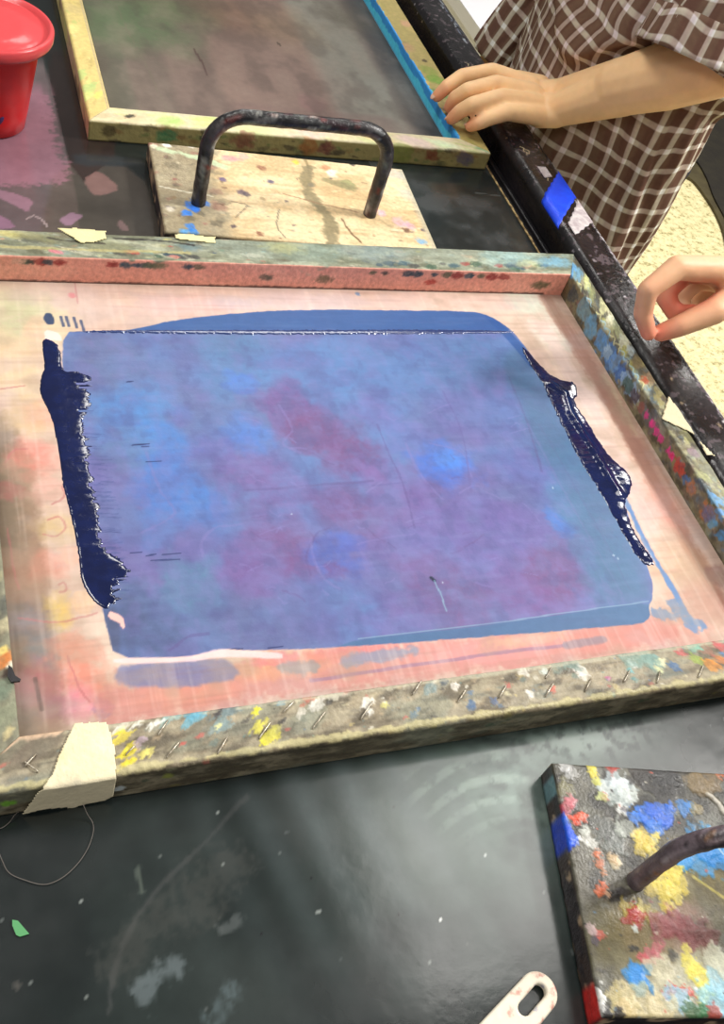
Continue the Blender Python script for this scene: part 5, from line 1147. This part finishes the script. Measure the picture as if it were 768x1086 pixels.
def organic(name, geos, voxel, it, mat, parent, colfn=None):
    co = []; f = []
    for g in geos:
        n0 = len(co); co += list(g[0]); f += [tuple(i + n0 for i in q) for q in g[1]]
    o = new_mesh(name, np.array(co), f, mat, None, smooth=True); bmfix(o)
    r = o.modifiers.new('r', 'REMESH'); r.mode = 'VOXEL'; r.voxel_size = voxel; r.use_smooth_shade = True
    s = o.modifiers.new('s', 'SMOOTH'); s.factor = .5; s.iterations = it
    dg = bpy.context.evaluated_depsgraph_get(); me = bpy.data.meshes.new_from_object(o.evaluated_get(dg))
    o.modifiers.clear(); old = o.data; o.data = me; me.name = name; bpy.data.meshes.remove(old)
    n = len(me.vertices); v = np.zeros(n * 3, np.float32); me.vertices.foreach_get('co', v); v = v.reshape(-1, 3)
    if colfn:
        c = colfn(v); at = me.color_attributes.new('Col', 'FLOAT_COLOR', 'POINT'); c4 = np.ones((n, 4), np.float32); c4[:, :3] = s2l(np.clip(c, 0, 1)); at.data.foreach_set('color', c4.ravel())
    if not me.materials: me.materials.append(mat)
    for p in me.polygons: p.use_smooth = True
    if parent: o.parent = parent
    return o
def chain(pts, rad): return [cap_geo(a, ra, b, rb) for a, b, ra, rb in zip(pts[:-1], pts[1:], rad[:-1], rad[1:])]
def skincol(base, reds):
    def fn(v):
        c = np.tile(np.array(base, float) / 255, (len(v), 1))
        for q, r, col, a in reds:
            m = np.exp(-(((v - np.array(q)) ** 2).sum(1)) / (r * r)) * a; c += (np.array(col) / 255 - c) * m[:, None]
        return c
    return fn
def H(px, py, dz): return P(px, py, T + dz)

def head_geos(c, yaw=math.pi, s=1.0):
    """head centre c, looking along yaw and slightly down"""
    R = np.array(Matrix.Rotation(yaw, 3, 'Z') @ Matrix.Rotation(math.radians(22), 3, 'Y'))
    def q(x, y, z): return np.array(c) + R @ (np.array([x, y, z]) * s)
    g = [ell_geo(q(-.008, 0, .022), (.094 * s, .074 * s, .088 * s), R), ell_geo(q(.020, 0, -.045), (.062 * s, .056 * s, .062 * s), R), ell_geo(q(.050, 0, -.078), (.026 * s, .024 * s, .020 * s), R),
         cap_geo(q(.083, 0, .002), .007 * s, q(.100, 0, -.030), .0115 * s), cap_geo(q(.090, .010, -.034), .007 * s, q(.090, -.010, -.034), .007 * s),
         ell_geo(q(.0, .074, -.012), (.016 * s, .007 * s, .028 * s), R), ell_geo(q(.0, -.074, -.012), (.016 * s, .007 * s, .028 * s), R),
         cap_geo(q(.080, .040, .022), .008 * s, q(.084, .014, .024), .008 * s), cap_geo(q(.080, -.040, .022), .008 * s, q(.084, -.014, .024), .008 * s),
         cap_geo(q(.084, .016, -.056), .008 * s, q(.084, -.016, -.056), .008 * s), ell_geo(q(.062, .036, -.026), (.022 * s, .020 * s, .022 * s), R), ell_geo(q(.062, -.036, -.026), (.022 * s, .020 * s, .022 * s), R)]
    return g, q, R
def face_parts(q, R, s, parent):
    for sy in (1, -1):
        e = organic('eye', [ell_geo(q(.0790, sy * .030, .004), (.0085 * s, .014 * s, .0075 * s), R)], .0012, 1, M_eye, parent)
        organic('iris', [ell_geo(q(.0865, sy * .030, .003), (.0022 * s, .0055 * s, .0055 * s), R)], .0007, 1, M_iris, e)
    organic('lips', [ell_geo(q(.0915, 0, -.055), (.005 * s, .022 * s, .0035 * s), R), ell_geo(q(.0905, 0, -.061), (.005 * s, .018 * s, .0042 * s), R)], .0012, 2, M_lip, parent)
def body_geos(cx, cy, zs, s=1.0, lead=0.0):
    """standing figure facing -x; zs shoulder height"""
    k = zs / 1.33
    g = [ell_geo((cx, cy, zs - .12 * k), (.095, .155, .19 * k)), ell_geo((cx + .005, cy, zs - .30 * k), (.088, .135, .16 * k)), ell_geo((cx + .015, cy, .90 * k), (.105, .160, .13 * k)),
         cap_geo((cx, cy - .145, zs - .01), .048, (cx, cy + .145, zs - .01), .048), cap_geo((cx, cy, zs), .055, (cx - .022, cy, zs + .11), .050)]
    for sy in (1, -1):
        hip = (cx + .01, cy + sy * .085, .86 * k); kn = (cx - .005, cy + sy * .095, .46 * k); an = (cx + .015, cy + sy * .10, .09)
        g += chain([hip, kn], [.082, .054]); g += chain([kn, (cx + .02, cy + sy * .098, .30 * k), an], [.052, .050, .036]); g += chain([an, (cx - .06, cy + sy * .108, .040), (cx - .13, cy + sy * .113, .030)], [.040, .036, .026])
    return g
def relaxed_hand(wr, d, side):
    """small curled hand below the wrist; d = pointing direction"""
    wr = np.array(wr); d = np.array(d, float); d /= np.linalg.norm(d); x = np.array([-1.0, 0, 0]); g = []
    for i, (off, L) in enumerate(((-.030, .070), (-.010, .080), (.010, .074), (.029, .058))):
        a = wr + x * off * -.6 + d * .01; m = wr + x * (-off) + d * .085; p = m + d * L * .5 + x * .004; q = p + d * L * .3 + np.array([0, -side * .014, 0]); t = q + d * L * .2 + np.array([0, -side * .016, 0])
        g += chain([a, m, p, q, t], [.013, .0115, .0098, .0090, .0078])
    g += chain([wr + x * .014, wr + x * .042 + d * .04, wr + x * .052 + d * .07, wr + x * .050 + d * .095], [.016, .0135, .011, .0095])
    return g
def cloth_tube(name, rings, mat, parent, seg=160, plw=1.0, pl_off=(0, 0), thick=.002, fold=.006, seed=0, closed_top=False, fn=None):
    """rings: list of (centre, axis1, axis2) giving half axes as vectors; interpolated smoothly"""
    C = np.array([r[0] for r in rings], float); A = np.array([r[1] for r in rings], float); B = np.array([r[2] for r in rings], float)
    L = np.concatenate([[0], np.cumsum(np.linalg.norm(np.diff(C, axis=0), axis=1))]); n = max(8, int(L[-1] / .005)); s = np.linspace(0, L[-1], n)
    def ip(V): return np.stack([np.interp(s, L, V[:, k]) for k in range(3)], 1)
    def sm(V):
        for _ in range(6): V[1:-1] = (V[:-2] + 2 * V[1:-1] + V[2:]) / 4
        return V
    C, A, B = sm(ip(C)), sm(ip(A)), sm(ip(B))
    th = np.linspace(0, 2 * math.pi, seg, endpoint=False)
    Sg, Th = np.meshgrid(s, th, indexing='ij')
    nr = fbm(np.cos(Th) * 3.2 + Sg * 2 + 10, np.sin(Th) * 3.2 + Sg * 5 + 10, seed, 3) - .5
    rad = 1 + fold * 2 * nr / np.linalg.norm(A, axis=1)[:, None]
    if fn is not None: rad = rad * fn(Sg, Th)
    co = C[:, None, :] + (A[:, None, :] * np.cos(Th)[..., None] + B[:, None, :] * np.sin(Th)[..., None]) * rad[..., None]
    per = np.linalg.norm(np.roll(co, -1, 1) - co, axis=2); arc_ = np.cumsum(per, 1) - per; 
    ref = np.median(per.sum(1)); ua = arc_ / per.sum(1)[:, None] * ref
    pl = np.stack([ua + pl_off[0] + .024 * (vnoise(Sg * 6, Th * 1.5, seed + 4) - .5) * plw, Sg + pl_off[1] + .02 * (vnoise(Sg * 9, Th * 2, seed + 5) - .5) * plw, Sg * 0], -1)
    i = np.arange(n * seg).reshape(n, seg); j = np.roll(np.arange(seg), -1)
    f = np.stack([i[:-1], i[:-1][:, j], i[1:][:, j], i[1:]], -1).reshape(-1, 4)
    o = new_mesh(name, co.reshape(-1, 3), f, mat, parent, extra=pl.reshape(-1, 3))
    sd = o.modifiers.new('solid', 'SOLIDIFY'); sd.thickness = thick; sd.offset = 0
    return o
def plaid_mat():
    m, nt, b = mat_new('brown plaid cotton')
    a = N(nt, 'ShaderNodeAttribute', attribute_name='pl'); sp = N(nt, 'ShaderNodeSeparateXYZ'); nt.links.new(a.outputs['Vector'], sp.inputs[0])
    def mth(op, x, y=None, z=None):
        n = N(nt, 'ShaderNodeMath', operation=op)
        for i, q in enumerate((x, y, z)):
            if q is None: continue
            if isinstance(q, (int, float)): n.inputs[i].default_value = q
            else: nt.links.new(q, n.inputs[i])
        return n.outputs[0]
    def stripe(s, period, half, edge=.035):
        fr = mth('ABSOLUTE', mth('SUBTRACT', mth('FRACT', mth('DIVIDE', s, period)), .5))
        mr = N(nt, 'ShaderNodeMapRange'); mr.interpolation_type = 'SMOOTHSTEP'
        mr.inputs['From Min'].default_value = half + edge; mr.inputs['From Max'].default_value = half - edge
        nt.links.new(fr, mr.inputs['Value']); return mr.outputs[0]
    su = stripe(sp.outputs['X'], .0275, .135); sv = stripe(sp.outputs['Y'], .0300, .125)
    tot = mth('ADD', su, sv)
    cr = N(nt, 'ShaderNodeValToRGB'); e = cr.color_ramp.elements
    e[0].position = 0; e[0].color = lin((118, 92, 76)); e[1].position = .5; e[1].color = lin((200, 190, 172)); x = e.new(1.0); x.color = lin((250, 250, 246))
    nt.links.new(mth('DIVIDE', tot, 2.0), cr.inputs[0])
    # wine thread shade beside the stripes and woven irregularity
    s2_ = stripe(sp.outputs['X'], .0262, .26, .12); mx = N(nt, 'ShaderNodeMixRGB', blend_type='MULTIPLY'); mx.inputs[2].default_value = lin((225, 205, 215))
    nt.links.new(mth('MULTIPLY', s2_, .7), mx.inputs[0]); nt.links.new(cr.outputs[0], mx.inputs[1])
    no = N(nt, 'ShaderNodeTexNoise'); no.inputs['Scale'].default_value = 160; nt.links.new(a.outputs['Vector'], no.inputs['Vector']); no.inputs['Detail'].default_value = 4
    mr = N(nt, 'ShaderNodeMapRange'); mr.inputs['To Min'].default_value = .8; mr.inputs['To Max'].default_value = 1.2; nt.links.new(no.outputs[0], mr.inputs['Value'])
    sc = N(nt, 'ShaderNodeVectorMath', operation='SCALE'); nt.links.new(mx.outputs[0], sc.inputs[0]); nt.links.new(mr.outputs[0], sc.inputs['Scale'])
    nt.links.new(sc.outputs[0], b.inputs['Base Color']); b.inputs['Roughness'].default_value = .85; b.inputs['Specular IOR Level'].default_value = .15
    add_bump(nt, b, 900, .0002)
    return m
M_plaid = plaid_mat()
M_trs = plain('dark trousers', (40, 42, 52), .8, .2, bump=(400, .0003)); M_tee = plain('dark shirt', (46, 48, 56), .85, .2, bump=(400, .0003)); M_shoe = plain('dark shoes', (30, 28, 28), .5)

# ---- person one: plaid shirt, left hand resting on the smaller frame
p1 = thing('person', 'person in brown plaid shirt with rolled sleeve, hand resting on the smaller frame', 'person')
cx, cy = .905, 1.190; zs = T + .42
fing = []
spec = [([(562, 92, .066), (522, 76, .070), (490, 81, .064), (474, 92, .052), (464, 102, .038)], [.0145, .0115, .0100, .0092, .0078]),
        ([(565, 100, .066), (526, 89, .072), (496, 96, .066), (483, 104, .051), (477, 114, .036)], [.0145, .0115, .0104, .0096, .0082]),
        ([(568, 111, .062), (532, 103, .070), (501, 111, .063), (488, 118, .049), (479, 126, .035)], [.0145, .0115, .0102, .0094, .0080]),
        ([(571, 122, .056), (538, 119, .062), (518, 126, .054), (507, 131, .046), (499, 134, .038)], [.0140, .0110, .0094, .0086, .0074])]
geo1 = []; tips = []
for pts, rr in spec:
    w_ = [H(*q) for q in pts]; geo1 += chain(w_, rr); tips.append((w_[-1], w_[-2], rr[-1]))
geo1 += chain([H(572, 92, .055), H(548, 84, .044), H(525, 90, .040), H(508, 98, .038)], [.016, .0125, .0105, .0090])      # thumb, tucked under
wr = H(592, 109, .070); elb = P(757, 68, CAMZ - .43)
up = np.array([0, 0, 1.0]); fa = elb - wr; fa /= np.linalg.norm(fa)
geo1 += [cap_geo(H(569, 99, .060), .017, H(594, 101, .066), .0215), cap_geo(H(572, 113, .056), .018, H(592, 116, .064), .0215), cap_geo(H(572, 123, .052), .0155, H(590, 122, .060), .017),
         cap_geo(H(594, 101, .066), .0215, wr + (elb - wr) * .45 + up * .002, .034), cap_geo(H(592, 117, .064), .021, wr + (elb - wr) * .45 - up * .004, .033)]
geo1 += chain([wr + (elb - wr) * .42, wr + (elb - wr) * .72, elb], [.0345, .0405, .0400])
sh = np.array([cx + .01, cy - .165, zs - .015]); geo1 += chain([elb, elb + (sh - elb) * .5, sh], [.0400, .041, .048])
# right arm hanging on the far side
rs_ = np.array([cx, cy + .165, zs - .015]); re = np.array([cx + .02, cy + .235, zs - .28]); rw = np.array([cx - .05, cy + .25, zs - .50])
geo1 += chain([rs_, re], [.046, .036]); geo1 += chain([re, re * .6 + rw * .4, rw], [.036, .036, .024]); geo1 += relaxed_hand(rw, (-.15, .05, -1), 1)
geo1 += body_geos(cx, cy, zs)
hc = np.array([cx - .045, cy, zs + .205]); hg, hq, hR = head_geos(hc, math.pi, .98); geo1 += hg
reds = [(t[0], .016, (226, 130, 100), .6) for t in tips] + [(elb, .05, (205, 128, 92), .30)]
body = organic('body', geo1, .0027, 3, M_skin, p1, skincol((250, 206, 156), reds))
face_parts(hq, hR, .98, body)
for i, (t, d, r) in enumerate(tips):
    ax = (t - d) / np.linalg.norm(t - d); s_ = np.cross(ax, up); s_ /= np.linalg.norm(s_); nn = np.cross(s_, ax)
    if nn[2] < 0: nn = -nn
    Rm = np.stack([ax, s_, nn], 1)
    organic('fingernail', [ell_geo(t + ax * r * .35 + nn * r * .62, (r * .72, r * .62, r * .22), Rm)], .0006, 1, M_nail, body)
# hair
hr = [ell_geo(hq(-.016, 0, .034), (.103, .083, .090), hR), ell_geo(hq(-.070, 0, -.03), (.050, .068, .090), hR)]
hair = organic('hair', hr, .004, 2, M_hairm, p1)
import bmesh
def cut(o, co_, no_):
    bm = bmesh.new(); bm.from_mesh(o.data); r = bmesh.ops.bisect_plane(bm, geom=bm.verts[:] + bm.edges[:] + bm.faces[:], plane_co=co_, plane_no=no_, clear_outer=True)
    bmesh.ops.holes_fill(bm, edges=[e for e in bm.edges if e.is_boundary], sides=0); bm.to_mesh(o.data); bm.free()
cut(hair, Vector(hq(.052, 0, .05)), Vector(hR @ np.array([1, 0, -.75])))
# shirt: body
def rr_(z, ax, ay, ox=0, oy=0): return ((cx + ox, cy + oy, z), (ax, 0, 0), (0, ay, 0))
zf = T + .165
def blouse(Sg, Th):
    z = (T - .16) + Sg                       # arc length measures height here
    ang = np.arctan2(np.sin(Th), np.cos(Th))
    front = .55 + .45 * np.cos(Th - math.pi * 1.08)
    zl = zf + .030 * np.sin(Th * 3 + 1.0) + .018 * np.sin(Th * 7)
    q = z - zl
    bul = np.where(q > 0, np.exp(-(q / .085) ** 2), np.exp(-(q / .014) ** 2))
    vert = .016 * np.sin(Th * 9 + 1.5 * np.sin(z * 7)) * sstep(T + .22, T - .1, z)
    diag = .018 * np.sin(Th * 8 + z * 34) * sstep(zf, zf + .08, z)
    return 1 + .16 * bul * front + vert + diag
cloth_tube('plaid_shirt', [rr_(T - .16, .122, .192), rr_(T - .02, .118, .190), rr_(T + .12, .112, .186), rr_(T + .25, .116, .188), rr_(zs - .08, .112, .190), rr_(zs + .00, .098, .188), rr_(zs + .035, .080, .130, -.005), rr_(zs + .058, .068, .080, -.010), rr_(zs + .075, .062, .066, -.014)],
           M_plaid, p1, seg=260, fold=.012, seed=5, fn=blouse)
# sleeves
def sleeve(name, a, b, ra, rb, parent, mat, seed, fold=.010, seg=90, flare=0.0):
    a = np.array(a); b = np.array(b); d = (b - a) / np.linalg.norm(b - a); s = np.cross(d, up); s /= np.linalg.norm(s); t = np.cross(s, d)
    R_ = []
    for k in range(7):
        f_ = k / 6; r = ra + (rb - ra) * f_ + (flare * max(0, (f_ - .7) / .3)); R_.append((a + (b - a) * f_, s * r, t * r))
    return cloth_tube(name, R_, mat, parent, seg=seg, fold=fold, seed=seed, pl_off=(.011, .006), plw=.6)
se = elb + (sh - elb) * .05 + (wr - elb) * .11
mid = elb * .45 + sh * .55; u1 = (se - mid) / np.linalg.norm(se - mid)
def ringset(pts, rad):
    out = []
    for i, (q, r) in enumerate(zip(pts, rad)):
        d = np.array(pts[min(i + 1, len(pts) - 1)]) - np.array(pts[max(i - 1, 0)]); d = d / np.linalg.norm(d); s_ = np.cross(d, [1.0, 0, 0]); s_ /= np.linalg.norm(s_); t_ = np.cross(s_, d); out.append((q, s_ * r, t_ * r))
    return out
cloth_tube('sleeve', ringset([sh + np.array([0, .035, .016]), mid + np.array([.002, 0, .002]), mid * .35 + se * .65, se], [.066, .064, .066, .068]), M_plaid, p1, seg=110, fold=.010, seed=8, pl_off=(.011, .006), plw=.6)
sd_ = (sh - elb) / np.linalg.norm(sh - elb)
sleeve('cuff', se + sd_ * .038, se - sd_ * .006, .0720, .0770, p1, M_plaid, 9, fold=.007)
def ringset(pts, rad):
    out = []
    for i, (q, r) in enumerate(zip(pts, rad)):
        d = np.array(pts[min(i + 1, len(pts) - 1)]) - np.array(pts[max(i - 1, 0)]); d = d / np.linalg.norm(d); s_ = np.cross(d, [1.0, 0, 0]); s_ /= np.linalg.norm(s_); t_ = np.cross(s_, d); out.append((q, s_ * r, t_ * r))
    return out
cloth_tube('sleeve', ringset([rs_ + np.array([0, -.03, .012]), rs_ * .5 + re * .5, re, re * .5 + rw * .5, rw + (re - rw) * .15], [.060, .056, .052, .046, .042]), M_plaid, p1, seg=90, fold=.010, seed=10, plw=.6)
def trousers(parent, cx, cy, k, mat, seed):
    cloth_tube('waistband', [((cx + .010, cy, .82 * k), (.112, 0, 0), (0, .172, 0)), ((cx + .012, cy, .92 * k), (.115, 0, 0), (0, .172, 0)), ((cx + .008, cy, 1.0 * k), (.104, 0, 0), (0, .158, 0))], mat, parent, seg=60, fold=.003, seed=seed)
    for sy in (1, -1):
        cloth_tube('trouser_leg', [((cx + .012, cy + sy * .086, .93 * k), (.096, 0, 0), (0, .090, 0)), ((cx + .005, cy + sy * .090, .70 * k), (.084, 0, 0), (0, .078, 0)), ((cx, cy + sy * .096, .46 * k), (.068, 0, 0), (0, .066, 0)), ((cx + .018, cy + sy * .099, .12), (.060, 0, 0), (0, .058, 0)), ((cx + .016, cy + sy * .10, .055), (.062, 0, 0), (0, .060, 0))], mat, parent, seg=48, fold=.006, seed=seed + 3)
        organic('shoe', chain([(cx + .035, cy + sy * .10, .042), (cx - .06, cy + sy * .110, .042), (cx - .145, cy + sy * .115, .034)], [.042, .044, .033]), .004, 2, M_shoe, parent)
trousers(p1, cx, cy, zs / 1.33, M_trs, 30)

# ---- person two: only the pinching hand reaches into the picture
p2 = thing('person', 'person at the right edge, thumb and forefinger pinched together above the rail', 'person')
c2x, c2y = 1.31, .26; z2 = T + .44
geo2 = []
def Hh(px, py, h): return P(px, py, CAMZ - h)
spec2 = [([(762, 286, .497), (718, 284, .492), (687, 308, .510), (682, 333, .533), (688, 353, .547)], [.0140, .0125, .0104, .0096, .0082]),      # index
         ([(764, 290, .510), (728, 288, .512), (704, 312, .536), (717, 333, .545), (735, 331, .536)], [.0135, .0118, .0104, .0096, .0084]),      # middle, curled in
         ([(768, 296, .524), (738, 298, .532), (718, 318, .560), (733, 336, .562), (748, 330, .550)], [.0130, .0112, .0098, .0090, .0078]),      # ring
         ([(774, 302, .536), (750, 306, .548), (734, 322, .572), (747, 336, .572), (758, 330, .562)], [.0120, .0104, .0090, .0082, .0072])]      # little
for pts, rr in spec2: geo2 += chain([Hh(*q) for q in pts], rr)
th2 = [Hh(800, 300, .512), Hh(757, 330, .524), Hh(720, 346, .540), Hh(701, 353, .550)]
geo2 += chain(th2, [.0180, .0140, .0112, .0092])
w2 = Hh(835, 286, .500)
geo2 += [cap_geo(Hh(764, 288, .500), .0150, w2, .022), cap_geo(Hh(768, 296, .512), .0150, w2, .022), cap_geo(Hh(772, 302, .525), .0145, w2 - up * .006, .020), cap_geo(Hh(800, 302, .512), .019, w2, .021)]
el2 = np.array([1.10, .46, T + .10]); sh2 = np.array([c2x, c2y + .165, z2 - .015])
geo2 += chain([w2, w2 + (el2 - w2) * .4, el2], [.026, .038, .040]); geo2 += chain([el2, sh2], [.041, .048])
ls = np.array([c2x, c2y - .165, z2 - .015]); le = np.array([c2x + .02, c2y - .225, z2 - .28]); lw = np.array([c2x - .05, c2y - .24, z2 - .50])
geo2 += chain([ls, le], [.046, .036]); geo2 += chain([le, le * .6 + lw * .4, lw], [.036, .036, .024]); geo2 += relaxed_hand(lw, (-.15, -.05, -1), -1)
geo2 += body_geos(c2x, c2y, z2)
hc2 = np.array([c2x - .045, c2y, z2 + .205]); hg, hq2, hR2 = head_geos(hc2, math.pi - .2, 1.0); geo2 += hg
reds = [(Hh(*q), r, c, a) for q, r, c, a in (((688, 353, .547), .014, (232, 120, 100), .7), ((701, 353, .550), .014, (232, 120, 100), .7), ((683, 330, .533), .014, (230, 140, 112), .5), ((690, 306, .510), .014, (228, 140, 112), .4),
        ((727, 318, .530), .022, (196, 84, 66), .8), ((740, 312, .520), .018, (206, 100, 80), .6), ((708, 326, .54), .014, (226, 130, 104), .6), ((716, 346, .54), .012, (232, 150, 120), .5), ((725, 275, .49), .016, (236, 160, 134), .4))]  # reddened skin, plus shade of the palm hollow painted dark red
body2 = organic('body', geo2, .0027, 3, M_skin, p2, skincol((234, 184, 144), reds))
face_parts(hq2, hR2, 1.0, body2)
hair2 = organic('hair', [ell_geo(hq2(-.016, 0, .034), (.104, .084, .091), hR2)], .004, 2, M_hairm, p2); cut(hair2, Vector(hq2(.052, 0, .05)), Vector(hR2 @ np.array([1, 0, -.75])))
def r2_(z, ax, ay, ox=0): return ((c2x + ox, c2y, z), (ax, 0, 0), (0, ay, 0))
cloth_tube('t_shirt', [r2_(T - .08, .125, .180), r2_(T + .10, .118, .176), r2_(z2 - .10, .116, .178), r2_(z2, .098, .180), r2_(z2 + .035, .080, .130, -.005), r2_(z2 + .058, .068, .080, -.010)], M_tee, p2, seg=90, fold=.006, seed=15)
sleeve('sleeve', sh2 + np.array([0, -.03, .012]), sh2 + (el2 - sh2) * .55, .060, .058, p2, M_tee, 18)
sleeve('sleeve', ls + np.array([0, .03, .012]), ls + (le - ls) * .55, .060, .058, p2, M_tee, 19)
trousers(p2, c2x, c2y, z2 / 1.33, M_trs, 40)
#@@LIGHT
# ------------------------------------------------------------------ light
w = bpy.data.worlds.new('room'); scene.world = w; w.use_nodes = True
w.node_tree.nodes['Background'].inputs[0].default_value = (1.0, .97, .93, 1); w.node_tree.nodes['Background'].inputs[1].default_value = 0.20
def area(name, loc, target, sx, sy, power, col=(1, .97, .92)):
    l = bpy.data.lights.new(name, 'AREA'); l.shape = 'RECTANGLE'; l.size = sx; l.size_y = sy; l.energy = power; l.color = col
    o = bpy.data.objects.new(name, l); COL.objects.link(o); o.location = loc
    o.rotation_euler = (Vector(target) - Vector(loc)).to_track_quat('-Z', 'Y').to_euler(); return o
area('light_panel', (2.9, .58, T + 2.25), (.4, .7, T), .60, .34, 125)
area('light_panel', (1.74, .86, T + 2.25), (1.74, .86, 0), 1.25, .76, 22)
area('light_panel', (1.25, 2.7, T + 2.25), (.9, 2.0, 0), 1.2, .60, 26)
area('light_panel', (-.5, -1.2, T + 2.25), (.3, .6, T), 1.2, .60, 24)  # unseen fill added for the shirt front and salmon wall
area('light_panel', (-.5, 1.5, T + 2.25), (.6, 1.2, T), 1.2, .60, 34)  # unseen fill added to brighten the hand and arm
area('light_panel', (3.5, 3.0, T + 2.25), (3.0, 3.0, 0), 1.2, .6, 50)
vs = scene.view_settings
scene.display_settings.display_device = 'sRGB'
vs.view_transform = 'Standard'; vs.look = 'None'; vs.gamma = 1; vs.exposure = -0.20; vs.use_curve_mapping = False
